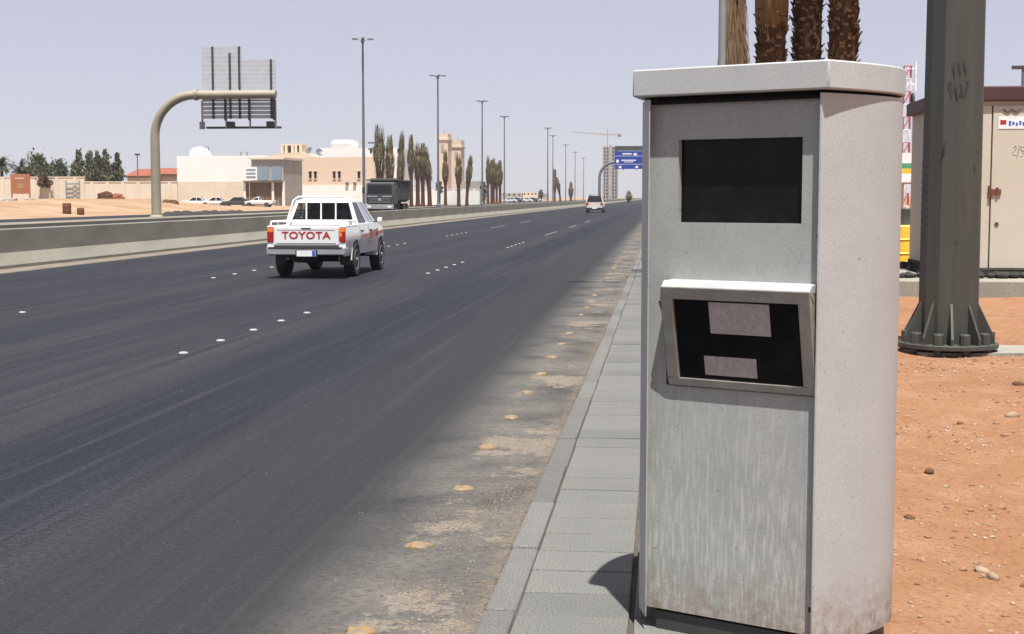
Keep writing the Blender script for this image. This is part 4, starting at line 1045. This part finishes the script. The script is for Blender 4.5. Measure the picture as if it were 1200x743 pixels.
for x in (730, 746, 764): MB().box(hgx(x)-.1, hgx(x)+.1, -.5, .0, Z_at(199.5,HY), Z_at(176,HY)).build('hanger', 'lamp_grey', gb)

# ---------------------------------------------------------------- tied palms along the far side
def tied_palm(px_, y_top, Y, wpx, split, label, group, green=.3, seed=0, lean=0, base_z=0):
    rng = random.Random(seed*31 + int(px_*7)); x = X_at(px_, Y); top = Z_at(y_top, Y); k = Y/F_PX
    t = thing('tied_palm', label, 'palm tree', (x, Y, base_z), 0, group)
    zc = base_z*0 + top*split; rw = wpx*k/2
    tr = [(0, 0, -.1)] + [(lean*(i/6)**2*.5, 0, zc*i/6) for i in range(1, 7)]
    MB().tube(tr, [rw*.62, rw*.5, rw*.46, rw*.45, rw*.45, rw*.46, rw*.44], 9).build('trunk', 'trunk_red', t, smooth_=True)
    ax = lean*.5; H = top - zc; bulge = rng.uniform(.22, .42); tipw = rng.uniform(.12, .4)
    def prof(u_):       # half width of the tied bundle, with a waist where it is roped
        a_ = smooth(-.35, bulge, u_)*(1 - smooth(bulge, 1.0, u_)*(1 - tipw))
        return (.42 + .58*a_)*(1 - .28*math.exp(-((u_ - .62)/.07)**2))
    def blades(n_, u0, u1, l0, l1, droop, wmul):
        m_ = MB()
        for j in range(n_):
            a = rng.uniform(0, 6.28); ua = rng.uniform(u0, u1); ub = min(1.04, ua + rng.uniform(l0, l1)) if droop == 0 else max(-.55, ua - rng.uniform(l0, l1))
            rr = rng.uniform(.55, 1.12); tw = rng.uniform(-.5, .5); w = rng.uniform(.03, .075)*max(1, Y/260)*wmul; last = None
            for i in range(5):
                u_ = lerp(ua, ub, i/4); r_ = max(.05, rw*prof(u_)*rr*(1 + droop*.35*i/4)); aa = a + tw*i/4
                lx = ax + lean*max(0, u_)
                p = Vector((lx + r_*math.cos(aa), r_*math.sin(aa), zc + H*u_)); sd = Vector((-math.sin(aa), math.cos(aa), 0))*w*(1 - .55*i/4)
                if last: m_.quad(last[0]-last[1], last[0]+last[1], p+sd, p-sd)
                last = (p, sd)
            if rng.random() < .4:
                p, sd = last; m_.add([p - sd, p + sd, p + Vector((math.cos(a)*rng.uniform(.2, 1), math.sin(a)*rng.uniform(.2, 1), rng.uniform(.3, 1.2)*(1 if droop == 0 else -1)))*rng.uniform(.2, .5)], [(0,1,2)])
        return m_
    gn = int(25 + 120*green)
    blades(gn, -.08, .75, .2, .5, 0, 1).build('crown', 'frond_green', t, smooth_='leaf')
    blades(230 - gn, -.12, .7, .15, .4, 0, 1).build('dry_fronds', 'frond_dry', t, smooth_='leaf')
    blades(45, -.02, .12, .12, .4, 1, .8).build('dead_skirt', 'trunk_red', t, smooth_='leaf')
    return t
PL = [(445,146,196,17,.46,'tallest tied palm rising over the dump truck cab',.95),(457,158,200,12,.42,'tied palm behind the dump body, next to the tallest palm',.3),(467.5,155,205,10,.36,'slim tied palm with a pointed tip over the rear of the dump truck',.5),
      (482,158,214,9,.54,'pointed tied palm first of the four behind the dump truck tail',.8),(489.5,168,216,11,.52,'second tied palm of the four behind the dump truck tail',.4),(495.5,168,219,10,.50,'third tied palm of the four behind the dump truck tail',.5),(503.5,172,222,11,.50,'tied palm leaning beside the tall lamp, last of four',.3),
      (522,176,236,8,.50,'single tied palm in front of the first beige tower',.3),(537.5,181,240,9,.48,'tied palm in front of the second beige tower',.3),(547,182,243,8,.50,'bent topped tied palm past the second beige tower',.2)]
for i, (a, b, c, d, e, lb, gr) in enumerate(PL): tied_palm(a, b, c, d, e, lb, 'tied palms beyond the lamps', gr, i, lean=(.5 if i == 9 else -.4 if i == 6 else .35 if i == 2 else 0))
for i, (a, b, d) in enumerate(((572,183,6),(576,188,6),(578.5,186,6),(582,191,6),(586,188,7))): tied_palm(a, b, 300 + i*4, d, .5, 'tied palm in the dense clump between two tall lamps', 'palms of the dense clump', .5, 20+i)
tied_palm(650, 199, 460, 5, .45, 'taller of the two far palms between street lamps', 'far palms', .4, 40)
tied_palm(656.5, 208, 470, 5, .5, 'shorter bent palm of the two far palms', 'far palms', .1, 41, lean=-.8)
tied_palm(669, 213, 540, 6, .35, 'last small bushy palm between far street lamps', 'far palms', .1, 42)
tied_palm(737, 224, 420, 8, .3, 'small bushy palm below the blue direction sign', 'far palms', .2, 43)

# ---------------------------------------------------------------- leafy trees behind the left wall
def leaf_tree(name, px_, y_top, y_bot, wpx, Y, label, group, mat, shape='round', n_=900, seed=0, cat='tree', stem=True):
    rng = random.Random(seed); x = X_at(px_, Y); top = Z_at(y_top, Y); bot = Z_at(y_bot, Y); k = Y/F_PX; rw = wpx*k/2
    gz = ground_z(x, Y)
    t = thing(name, label, cat, (x, Y, gz), 0, group); H = top - gz; b0 = max(.8, bot - gz)
    tr = MB().tube([(0,0,-.2),(.1,0,b0),(0,.1,lerp(b0, H, .7))], [.22,.16,.05], 7)
    for j in range(5):
        a = rng.uniform(0, 6.28); tr.tube([(0,0,b0*.8),(rw*.6*math.cos(a), rw*.6*math.sin(a), lerp(b0, H, rng.uniform(.3, .8)))], [.09,.03], 5)
    if stem: tr.build('trunk', 'trunk_brown', t)
    cr = MB(); cl = []
    for j in range(22):
        u_ = rng.random(); a = rng.uniform(0, 6.28)
        prof_ = math.sin(math.pi*min(.97, .15 + .85*u_))**.7 if shape == 'round' else (1 - u_)**.65
        r_ = rw*prof_*math.sqrt(rng.random())*.95
        cl.append((Vector((r_*math.cos(a), r_*math.sin(a), lerp(b0, H*.97, u_))), rw*rng.uniform(.22, .42)*(1 if shape == 'round' else (1.15 - .6*u_))))
    for j in range(n_):
        c, cr_ = rng.choice(cl); v = Vector((rng.gauss(0,1), rng.gauss(0,1), rng.gauss(0, 1.1 if shape == 'round' else 1.8)))*cr_*.55
        p = c + v; s = rng.uniform(.08, .26); a = Vector((rng.gauss(0,1), rng.gauss(0,1), rng.gauss(0,1) + (1.5 if shape != 'round' else .2))).normalized(); b = a.orthogonal().normalized()
        cr.quad(p - a*s*1.6, p + b*s*.6, p + a*s*1.6, p - b*s*.6)
    cr.build('crown', mat, t, smooth_='leaf')
    return t
WY = 200.0
for i, (a, b, w, sh, mt, lb) in enumerate(((44,180,34,'round','leaf_mid','bushy tree right behind the brown board beyond the wall'),(64,181,32,'round','leaf_dark','dark bushy tree spilling over the pale wall right of the board'),
      (93,176,22,'cone','leaf_mid','slim conifer standing alone before the white roof end'),(106,178,22,'cone','leaf_mid','conifer at the step in the pale wall'),(115,177,17,'cone','leaf_dark','narrow conifer squeezed between the other conifers'),(124,175,20,'cone','leaf_mid','tall conifer next to the last one of the row'),(138,178,18,'cone','leaf_dark','last conifer of the row, next to the red roofs'))):
    leaf_tree('bushy_tree' if sh == 'round' else 'conifer', a, b, 214, w, WY + 9 + i, lb, 'trees behind the pale wall', mt, sh, 1500, 60+i)
leaf_tree('creeper', 52, 205, 218, 16, WY-.8, 'reddish creeper hanging over the pale wall below the trees', None, 'trunk_red', 'round', 420, 91, 'creeper', False)
for i, (px_, yt, w) in enumerate(((3,180,30),(25,187,30))):      # feathery palms
    rng = random.Random(80+i); Y = WY+8; x = X_at(px_, Y); gz = ground_z(x, Y); top = Z_at(yt, Y) - gz
    t = thing('feather_palm', ('feathery palm with arching fronds where the pale wall starts', 'low feathery palm behind the brown board')[i], 'palm tree', (x, Y, gz), 0, 'trees behind the pale wall')
    MB().tube([(0,0,-.2),(0,0,top-1.6)], [.3,.24], 8).build('trunk', 'trunk_brown', t)
    cr = MB()
    for k in range(40): frond(cr, (0,0,top-1.8), rng.uniform(0,6.28), rng.uniform(.2,1.5), rng.uniform(2.0,2.9), .34, rng.uniform(.8,1.8), rng, 7, 40)
    cr.build('crown', 'leaf_dark', t, smooth_='leaf')

# ---------------------------------------------------------------- walls and buildings on the left
def wall_px(name, label, x0, x1, y_top, Y, mat, thick=.3, cap=None, piers=0):
    xa, xb = X_at(x0, Y), X_at(x1, Y); zt_ = Z_at(y_top, Y)
    t = thing(name, label, 'wall', ((xa+xb)/2, Y, 0)); h_ = (xb-xa)/2
    MB().box(-h_, h_, 0, thick, -1, zt_).build('panel', mat, t)
    MB().box(-h_-.05, h_+.05, -.06, thick+.06, zt_, zt_+.14).build('coping', cap or mat, t)
    for k in range(piers): xx = lerp(-h_, h_, (k+.5)/piers); MB().box(xx-.25, xx+.25, -.10, -.001, -1, zt_-.01).build('pier', mat, t)
    return t
wall_px('boundary_wall', 'higher stretch of pale boundary wall behind the brown board', -90, 99, 207, WY, 'render_cream', piers=9)
wall_px('boundary_wall', 'lower stretch of pale boundary wall below the conifers and red roofs', 99.3, 208, 213, WY, 'render_cream', piers=6)
gt = thing('wall_vent', 'pale slatted metal gate set against the pale boundary wall', 'gate', (X_at(85, WY-.3), WY-.2, 1.0))
for k in range(4): MB().box(-1.0, 1.0, -.06, .0, .55+k*.62, .75+k*.62).build('slat', 'galvanised', gt)
for s in (-1, 1): MB().box(s*1.0-.05, s*1.0+.05, -.05, .1, -.1, 3.0).build('stile', 'galvanised', gt)

def building(name, label, x0, x1, y_top, Y, depth, mat, parapet=.4, rz=0, base=0):
    xa, xb = X_at(x0, Y), X_at(x1, Y); zt_ = Z_at(y_top, Y)
    t = thing(name, label, 'building', ((xa+xb)/2, Y, base), rz); h_ = (xb-xa)/2
    m_ = MB().box(-h_, h_, 0, depth, -1, zt_ - parapet)
    for bx_ in ((-h_, h_, 0, .25), (-h_, h_, depth-.25, depth)): m_.box(bx_[0], bx_[1], bx_[2], bx_[3], zt_-parapet, zt_)
    for s in (-1, 1): m_.box(s*h_ if s < 0 else h_-.25, -h_+.25 if s < 0 else h_, .25, depth-.25, zt_-parapet, zt_)
    m_.build('wall', mat, t)
    return t, h_
def win_px(t, x0, x1, y0, y1, Y, mat='window_dark', nm='window', proud=.06, frame=None):
    xa, xb = X_at(x0, Y) - t.location.x, X_at(x1, Y) - t.location.x; za, zb_ = Z_at(y1, Y), Z_at(y0, Y)
    w_ = MB().box(xa, xb, -proud, .02, za, zb_).build(nm, mat, t)
    if frame:
        MB().box(xa-.08, xb+.08, -proud-.08, -.001, zb_, zb_+.1).box(xa-.08, xb+.08, -proud-.10, -.001, za-.12, za).build('window_trim', frame, w_)
    return w_
# villas with red roofs
for i, (x0, x1, ye, yr, lb) in enumerate(((146,176,205,196,'low villa with a dark red hipped roof beside the conifers'),(170,212,203,195,'wider red roofed villa next to the white shop building'))):
    Y = 232 + 6*i; xa, xb = X_at(x0, Y), X_at(x1, Y); ze, zr = Z_at(ye, Y), Z_at(yr, Y); h_ = (xb-xa)/2; dp = 8
    t = thing('villa', lb, 'building', ((xa+xb)/2, Y, 0)); MB().box(-h_+.4, h_-.4, .4, dp-.4, -1, ze).build('wall', 'render_peach', t)
    MB().add([(-h_,0,ze),(h_,0,ze),(h_,dp,ze),(-h_,dp,ze),(-h_*.45,dp*.45,zr),(h_*.45,dp*.45,zr)], [(0,1,5,4),(1,2,5),(2,3,4,5),(3,0,4),(3,2,1,0)]).build('roof', 'roof_red', t)
    MB().box(-h_, h_, -.1, .1, ze-.3, ze-.02).build('eave', 'trunk_brown', t)
small = thing('lamp_post', 'short lamp post rising over the red villa roofs', 'lamp post', (X_at(162, 225), 225, 0))
MB().tube([(0,0,0),(0,0,Z_at(180,225))], .1, 7).build('pole', 'lamp_grey', small); MB().box(-.4, .4, -.15, .15, Z_at(180,225), Z_at(178,225)).build('lamp_head', 'dark_steel', small)
t, h_ = building('shed', 'small building with a white roof end behind the slim conifer', 70, 92, 199, 222, 6, 'render_white')

# white shop building
SY = 236.0
sh, h_ = building('shop_building', 'two storey white shop building with a domed roof room', 208, 312, 181, SY, 14, 'render_white')
def sxp(p): return X_at(p, SY) - sh.location.x
def szp(p): return Z_at(p, SY)
MB().box(sxp(208)-.02, sxp(300), -.05, .0, -.5, szp(212)).build('lower_wall', 'render_cream', sh)
MB().box(sxp(212), sxp(232), 5, 8, szp(181), szp(176)).build('roof_room', 'render_white', sh)
dm = MB().lathe([(1.75,0),(1.78,.2),(1.6,.6),(1.2,.95),(.6,1.18),(.1,1.25)], 18, (sxp(220.5), 6.5, szp(177)-.05)).build('dome', 'render_white', sh, smooth_=True)
MB().tube([(sxp(231),6.5,szp(181)),(sxp(231),6.5,szp(168)),(sxp(226),6.5,szp(169))], .09, 6).build('roof_pipe', 'lamp_grey', sh)
for x in (281, 288): MB().tube([(sxp(x),1,szp(182)),(sxp(x),1,szp(177)),(sxp(x+2),1,szp(176))], .09, 6).build('roof_pipe', 'lamp_grey', sh)
# shopfront wing on the right, a little nearer
wg = MB().box(sxp(300), sxp(337), -2.5, 10, -.5, szp(186)).build('wing', 'render_grey', sh)
MB().box(sxp(298), sxp(338.5), -2.9, 10.3, szp(186), szp(183.5)).build('wing_roof', 'render_cream', sh)
MB().box(sxp(293), sxp(307), -2.75, -2.52, szp(211), szp(195)).build('shop_sign', 'sign_white', sh)
for k in range(3): MB().box(sxp(294.5), sxp(305.5), -2.80, -2.74, szp(199+k*4.3), szp(197.4+k*4.3)).build('sign_line', 'shop_blue', sh)
for (x0, x1) in ((308,320.5),(324,335)): MB().box(sxp(x0), sxp(x1), -2.7, -2.52, szp(211), szp(194)).build('shop_window', 'shop_blue', sh)
for (x0, x1) in ((294,297),(298,306),(307.5,315),(316.5,324),(326,330),(331.5,336.5)): MB().box(sxp(x0), sxp(x1), -2.65, -2.4, -.3, szp(213)).build('shutter', 'shop_brown', sh)
MB().box(sxp(292), sxp(338), -3.4, -2.5, szp(213.5), szp(211.5)).build('awning', 'shop_brown', sh)
for x in (292.5, 325.3, 337.5): MB().box(sxp(x)-.2, sxp(x)+.2, -2.95, -2.51, -.3, szp(212)).build('column', 'render_white', sh)

# peach building
QY = 262.0
pe, h_ = building('peach_building', 'long peach building with paired slit windows and a flat roof', 318, 441, 183, QY, 16, 'render_peach')
def qx(p): return X_at(p, QY) - pe.location.x
def qz(p): return Z_at(p, QY)
MB().box(qx(318)-.05, qx(441)+.05, -.12, -.001, -.5, qz(217)).build('plinth_wall', 'render_white', pe)
MB().prism([(qx(318),qz(183)),(qx(322),qz(178)),(qx(352),qz(177)),(qx(374),qz(183))], 0.3, 8, axis='y').build('upper_wall', 'render_peach', pe)
for (x0, x1) in ((362.5,365.5),(368.5,371.5),(390.5,393.5),(396.5,399.5),(419.5,422.5)): win_px(pe, x0, x1, 200, 208.5, QY, frame='render_peach')
for x0 in (405.5, 414.5): win_px(pe, x0, x0+3.5, 213.3, 215.6, QY, 'lamp_grey', 'cooler', .5)
win_px(pe, 336.5, 344.5, 197, 212, QY, 'render_grey', 'shutter', .25)
rr = MB().box(qx(324), qx(350), 3, 7, qz(168), qz(166)).build('roof_pavilion', 'render_peach', pe)
for x in (325, 329.5, 337, 341, 346.5): MB().box(qx(x), qx(x+3), 3, 7, qz(178), qz(168)).build('pavilion_column', 'render_peach', rr)
for i, x in enumerate((360, 372)):
    d_ = MB().lathe([(.05,0),(.5,.08),(.8,.25),(.82,.3),(.5,.14),(.05,.06)], 14).build('satellite_dish', 'lamp_grey', pe, smooth_=True)
    d_.location = (qx(x), 2, qz(181 - 4 + i*2) + .2); d_.rotation_euler = (R(55), 0, R(-40 if i == 0 else 40))
    MB().tube([(0,0,-.0),(0,-.7,-1.0)], .06, 6).build('dish_stand', 'lamp_grey', d_)
t, h_ = building('white_building', 'stepped white building rising behind the peach building', 376, 470, 172, 285, 10, 'render_white')
MB().box(X_at(386,285)-t.location.x, X_at(412,285)-t.location.x, 1, 8, Z_at(172,285), Z_at(162,285)).build('upper_storey', 'render_white', t, bevel=1.2)
for (x0, x1) in ((434,436.5),(438,440.5),(466,469)): win_px(t, x0, x1, 173, 178, 285)
MB().box(X_at(432,285)-t.location.x, X_at(440,285)-t.location.x, -.4, 0, Z_at(167,285), Z_at(165,285)).build('sign_bar', 'lamp_grey', t)
# twin towers and low wall behind the palms
for i, (x0, x1, yt) in enumerate(((512.5,525,155),(529.5,540.5,163))):
    t, h_ = building('beige_tower', ('taller slim beige tower behind the tied palms', 'shorter slim beige tower behind the tied palms')[i], x0, x1, yt, 350+6*i, 6, 'render_peach', .8)
    MB().box(-h_-.25, h_+.25, -.25, 6.25, Z_at(yt+8,350), Z_at(yt+6,350)).build('cornice', 'render_cream', t)
    MB().box(-h_*.3, h_*.3, -.1, 0, Z_at(yt+22,350), Z_at(yt+13,350)).build('niche', 'render_grey', t)
    MB().tube([(0,3,Z_at(yt,350)-.8),(0,3,Z_at(yt-4,350))], .08, 5).build('spike', 'lamp_grey', t)
wall_px('boundary_wall', 'long white boundary wall behind the trunks of the tied palms', 441, 562, 222, 300, 'render_white', piers=10)
t, h_ = building('grey_building', 'low grey building behind the pair of tied palms', 541, 563, 212, 330, 8, 'render_grey')
leaf_tree('shrub', 515, 212, 226, 9, 290, 'small green shrub over the white wall by the tall lamp', None, 'leaf_mid', 'round', 350, 120, 'shrub')
leaf_tree('shrub', 567, 212, 236, 9, 296, 'round green shrub at the foot of the dense palm clump', None, 'leaf_mid', 'round', 350, 121, 'shrub')

# far low roofs and parked cars
for i, (x0, x1, yt) in enumerate(((588,612,226),(613,630,225),(632,641,227))):
    t, h_ = building('low_building', ('low pale building behind the parked cars by the palm clump', 'low pale building in the middle behind the parked cars', 'small low pale building behind the street lamp')[i], x0, x1, yt, 640, 10, ('render_grey','render_cream','render_grey')[i])
    for k in range(4): win_px(t, lerp(x0,x1,(k+.25)/4), lerp(x0,x1,(k+.65)/4), yt+1.2, yt+3, 640)
for i, (px_, mt, lb) in enumerate(((597,'white_car','white car parked at the near end of the far row'),(603,'dark_car','dark car parked in the far row between two white cars'),(609,'white_car','white car parked after the dark car in the far row'),(616,'white_car','white car parked in the far row before the last dark car'),(622,'dark_car','dark car parked last but one in the far row'),(628,'white_car','white car parked at the far end of the row'))):
    make_car('parked_car', lb, 'car', mt, (X_at(px_, 410+5*i), 410+5*i, 0), R(90), 'cars parked far off beyond the palms')
leaf_tree('shrub', 634, 222, 233, 6, 430, 'small dark tree past the row of parked cars', None, 'leaf_dark', 'round', 250, 122, 'shrub')

# parked white vehicles by the shop
make_pickup('parked_pickup', 'white single cab pickup parked in front of the shop', False, detail=False, loc=(X_at(314, 221), 221, 0), rz=R(87))
for i, (px_, lb, mt) in enumerate(((229,'white car parked by the pale wall of the shop building','white_car'),(252,'white car parked behind the next white car by the wall','white_car'),(277,'dark car parked next to the white pickup','dark_car'))):
    make_car('parked_car', lb, 'car', mt, (X_at(px_, 224), 224, .1), R(92), 'cars parked by the shop', 1.5)

# things on the sand to the left
BY = 150.0; bx = X_at(24.5, BY); bz = ground_z(bx, BY)
bd = thing('notice_board', 'rust brown notice board on two posts in concrete blocks', 'notice board', (bx, BY, bz))
hw = 12.2*BY/F_PX
bpn = MB().box(-hw, hw, -.06, .06, Z_at(227,BY)-bz, Z_at(202.5,BY)-bz).build('board', 'sign_brown', bd)
MB().box(-hw*.30, hw*.25, -.075, -.059, Z_at(220,BY)-bz, Z_at(213.5,BY)-bz).build('ochre_patch', 'sign_ochre', bpn)
for k in range(3): MB().box(-hw*(.55-.1*k), hw*(.45-.05*k), -.075, -.059, Z_at(208.2+k*2,BY)-bz, Z_at(207.2+k*2,BY)-bz).build('text_line', 'sign_ochre' if k else 'render_cream', bpn)
for s in (-1, 1):
    MB().box(s*hw*.93-.07, s*hw*.93+.07, -.055, .055, 0, Z_at(227,BY)-bz).build('post', 'sign_brown', bd)
    MB().box(s*hw*.93-.45, s*hw*.93+.45, -.4, .4, -.25, .55).build('concrete_block', 'render_grey', bd, bevel=.08)
def lump(name, label, cat, px_, Y, w, h_, mat, seed, n_=1):
    rng = random.Random(seed); x = X_at(px_, Y); z = ground_z(x, Y); m_ = MB()
    bm_ = bmesh.new(); bmesh.ops.create_icosphere(bm_, subdivisions=3, radius=1)
    for v in bm_.verts:
        q = v.co*1.3 + Vector((seed*3.1, 0, 0)); k = 1 + .35*noise.noise(q) + .18*noise.noise(q*2.7)
        v.co = Vector((v.co.x*w/2*k, v.co.y*w/2*.7*k, v.co.z*h_*k))
    me = bpy.data.meshes.new(name); bm_.to_mesh(me); bm_.free(); me.materials.append(M[mat])
    o = bpy.data.objects.new(name, me); col.objects.link(o); o.location = (x, Y, z + h_*.15); return tag(o, label, cat)
lump('rubble_heap', 'brown heap of rubble against the pale boundary wall', 'rubble', 124, 185, 2.3, .75, 'trunk_red', 1)
lump('rubble_heap', 'small reddish heap beside the brown rubble heap', 'rubble', 139, 184, 1.6, .6, 'roof_red', 2)
lump('rubble_heap', 'low dark heap on the sand behind the gantry post', 'rubble', 199, 170, 2.2, .4, 'trunk_brown', 3)
rng = random.Random(77); hp = MB(); rows = []  # made-up ridge, added to draw the dark, shadow-like line at the sand edge
for i in range(41):
    u_ = i/40; cx = lerp(X_at(190, 127), X_at(286, 141), u_); cy = lerp(127, 141, u_); hh = (.25 + .35*abs(noise.noise((u_*9, 2, 0))))*smooth(0, .06, u_)*smooth(1, .94, u_)
    rows.append([(cx + q*.55, cy - q*.25, -.03 + hh*(1 - q*q)*(1 + .3*noise.noise((u_*30, q*3, 7)))) for q in (-1, -.7, -.35, 0, .35, .7, 1)])
tag(hp.sheet(rows).build('added_dark_ridge', 'black_rubble', smooth_=True, sharp=80), 'long low black ridge added as a shadow-like line along the sand edge past the gantry post', 'dark strip')
lump('boulder', 'grey boulder beside the left foot of the brown board', 'boulder', 4, 146, 1.2, .5, 'render_grey', 4)
for i, (px_, lb) in enumerate(((78,'larger black oil drum on the sand right of the board'),(94,'smaller black drum lying beyond the larger drum'))):
    Y = 118; x = X_at(px_, Y); z = ground_z(x, Y); r_ = .36 - .06*i; hh = 1.0 - .35*i
    o = MB().lathe([(r_*.95,0),(r_,.03),(r_,hh*.33),(r_*1.05,hh*.35),(r_,hh*.37),(r_,hh*.66),(r_*1.05,hh*.68),(r_,hh*.7),(r_,hh-.03),(r_*.95,hh)], 16, (x, Y, z-.05)).build('oil_drum', 'rust', smooth_=True)
    tag(o, lb, 'drum')

# unfinished tower block with crane, far away
TY = 1250.0
tw = thing('tower_block', 'unfinished concrete tower block with open floors and a crane above', 'building', (X_at(715, TY), TY, 0))
hw = 9*TY/F_PX; zt = Z_at(172, TY); nf = 15
for k in range(nf + 1): MB().box(-hw, hw, 0, 13, zt*k/nf - .35, zt*k/nf + .35).build('floor_slab', 'tower_concrete', tw)
for k in range(6):
    x = lerp(-hw+.5, hw-.5, k/5); MB().box(x-.45, x+.45, .2, 1.1, 0, zt).build('column', 'tower_concrete', tw)
MB().box(-hw+1, hw-1, 3, 12, 0, zt-.4).build('core', 'tower_dark', tw)
MB().box(-1.0, 1.0, -.4, 3, 0, zt+2).build('stair_shaft', 'tower_concrete', tw)
cr_ = thing('tower_crane', 'pale tower crane reaching left above the unfinished tower block', 'crane', (X_at(711.5, TY+18), TY+18, 0))
zc = Z_at(156, TY); k = TY/F_PX
MB().box(-.5, .5, -.5, .5, 0, Z_at(150, TY)).build('mast', 'crane_yellow', cr_)
MB().prism([(-43*k, Z_at(153.5,TY)), (-43*k, Z_at(152.7,TY)), (0, zc+.3), (0, zc-1.0)], -.7, .7, axis='y').build('jib', 'crane_yellow', cr_)
MB().box(0, 16*k, -.7, .7, zc-.8, zc+.4).build('counter_jib', 'crane_yellow', cr_)
MB().box(12*k, 16*k, -1, 1, zc-2.2, zc-.6).build('counterweight', 'tower_dark', cr_)

# ---------------------------------------------------------------- grit, pebbles, stones
pm('clod', (.15,.075,.045), (.28,.16,.10), 11, .95, spec=.1)
def scatter(name, mat, pts, sz, seed):
    rng = random.Random(seed); m_ = MB()
    for (x, y, z) in pts:
        r_ = rng.uniform(sz[0], sz[1]) if rng.random() < .35 else rng.uniform(sz[0], (sz[0] + sz[1])/2)
        n_ = 6; a0 = rng.uniform(0, 6.28); fl_ = rng.uniform(.35, .8); ex_ = rng.uniform(.6, 1); tx, ty = rng.uniform(-.25, .25), rng.uniform(-.25, .25)
        rings = []
        for rr_, hh_ in ((.85, -.25), (1.0, .2), (.78, .68), (.3, 1.0)):
            rings.append([])
            for k in range(n_):
                q = r_*rr_*rng.uniform(.78, 1.12); a = a0 + 6.283*k/n_
                dx, dy = q*math.cos(a), q*math.sin(a)*ex_
                rings[-1].append((x + dx*math.cos(a0) - dy*math.sin(a0), y + dx*math.sin(a0) + dy*math.cos(a0), z + r_*fl_*hh_*rng.uniform(.85, 1.1) + (dx*tx + dy*ty if hh_ > 0 else 0)))
        vs_ = [p for rg in rings for p in rg]
        m_.add(vs_, [tuple(range(3*n_, 4*n_))] + [(j*n_+k, j*n_+(k+1) % n_, (j+1)*n_+(k+1) % n_, (j+1)*n_+k) for j in range(3) for k in range(n_)])
    o = m_.build(name, mat, smooth_='leaf'); o.data.shade_smooth(); return o
rng = random.Random(11); pts = []
for k in range(3600):
    y = 4.2 + 30*rng.random()**2.2; x = KERB_X - abs(rng.gauss(0, .10)) - .005
    pts.append((x, y, .0))
for cx, cy, sx_, sy_, n_ in ((-.92,6.9,.13,.35,900),(-.86,7.6,.10,.4,500),(-.98,5.6,.12,.10,350),(-.8,5.1,.08,.3,300),(-.85,9.5,.14,.7,300),(-.85,12.5,.16,1.2,350),(-.8,17,.16,2.5,400),(-.8,24,.16,4,350)):
    for k in range(n_): pts.append((min(KERB_X-.01, rng.gauss(cx, sx_)), rng.gauss(cy, sy_), 0))
for k in range(90): pts.append((-.62 - rng.random()**1.6*3.5, 4.3 + 9*rng.random(), 0))
tag(scatter('road_grit', 'gravel', pts, (.002, .009), 1), 'loose pale grit lying along the kerb', 'gravel', kind='stuff')
pts = []
for k in range(5200):
    x = .8 + 6*rng.random()**1.2; y = 4.4 + 17*rng.random()
    if (Vector((x, y, 0)) - CB).length < .75: continue
    pts.append((x, y, ground_z(x, y)))
for k in range(900):
    x = rng.uniform(1.2, 4.5); y = rng.gauss(13.4, .6); pts.append((x, y, ground_z(x, y)))
for k in range(300):
    x = rng.uniform(1.0, 3.5); y = rng.gauss(9.6, .35); pts.append((x, y, ground_z(x, y)))
tag(scatter('sand_pebbles', 'pebble', pts, (.004, .019), 2), 'pale pebbles scattered over the orange sand', 'gravel', kind='stuff')
for i, (px_, py_, s_, lb, mt) in enumerate(((1152,673,.045,'pale flat stone lying highest of two on the sand','pebble'),(1163,683,.035,'small pale stone beside the larger flat stone','pebble'),(1066,613,.03,'small dark stone on the sand close to the cabinet','trunk_brown'),(1089,556,.035,'brown stone on the sand between cabinet and gritty patch','trunk_brown'),(1193,447,.06,'dark stone on the sand right of the steel post','trunk_brown'),(1186,484,.055,'pale slab of stone on the sand below the dark stone','pebble'))):
    p = gp(px_, py_, .06); z = ground_z(p.x, p.y)
    o = scatter('stone', mt, [(0, 0, 0)], (s_, s_*1.01), 50+i); o.location = (p.x, p.y, z); o.rotation_euler = (0, 0, i); tag(o, lb, 'stone')

pts = []
for k in range(420):
    cx_ = rng.choice(((1.6, 13.5), (2.3, 13.2), (3.2, 13.9), (1.4, 9.5), (2.2, 9.8), (1.7, 7.0), (1.2, 6.1), (2.8, 11.6)))
    x = rng.gauss(cx_[0], .45); y = rng.gauss(cx_[1], .35)
    if x > .9: pts.append((x, y, ground_z(x, y)))
tag(scatter('clods', 'clod', pts, (.006, .030), 9), 'dark and reddish clods strewn over the orange sand', 'rubble', kind='stuff')
# ---------------------------------------------------------------- dusty air
hm = bpy.data.materials.new('haze'); hm.use_nodes = True; hn = hm.node_tree; hn.nodes.clear()
ho = hn.nodes.new('ShaderNodeOutputMaterial'); hv = hn.nodes.new('ShaderNodeVolumePrincipled')
hv.inputs['Color'].default_value = (.86, .87, .92, 1); hv.inputs['Density'].default_value = .00020; hv.inputs['Anisotropy'].default_value = .2
hn.links.new(hv.outputs[0], ho.inputs['Volume'])
M['haze'] = hm
tag(MB().box(-4300, 4300, -70, 8200, -1.2, 72).build('haze', 'haze'), kind='stuff')
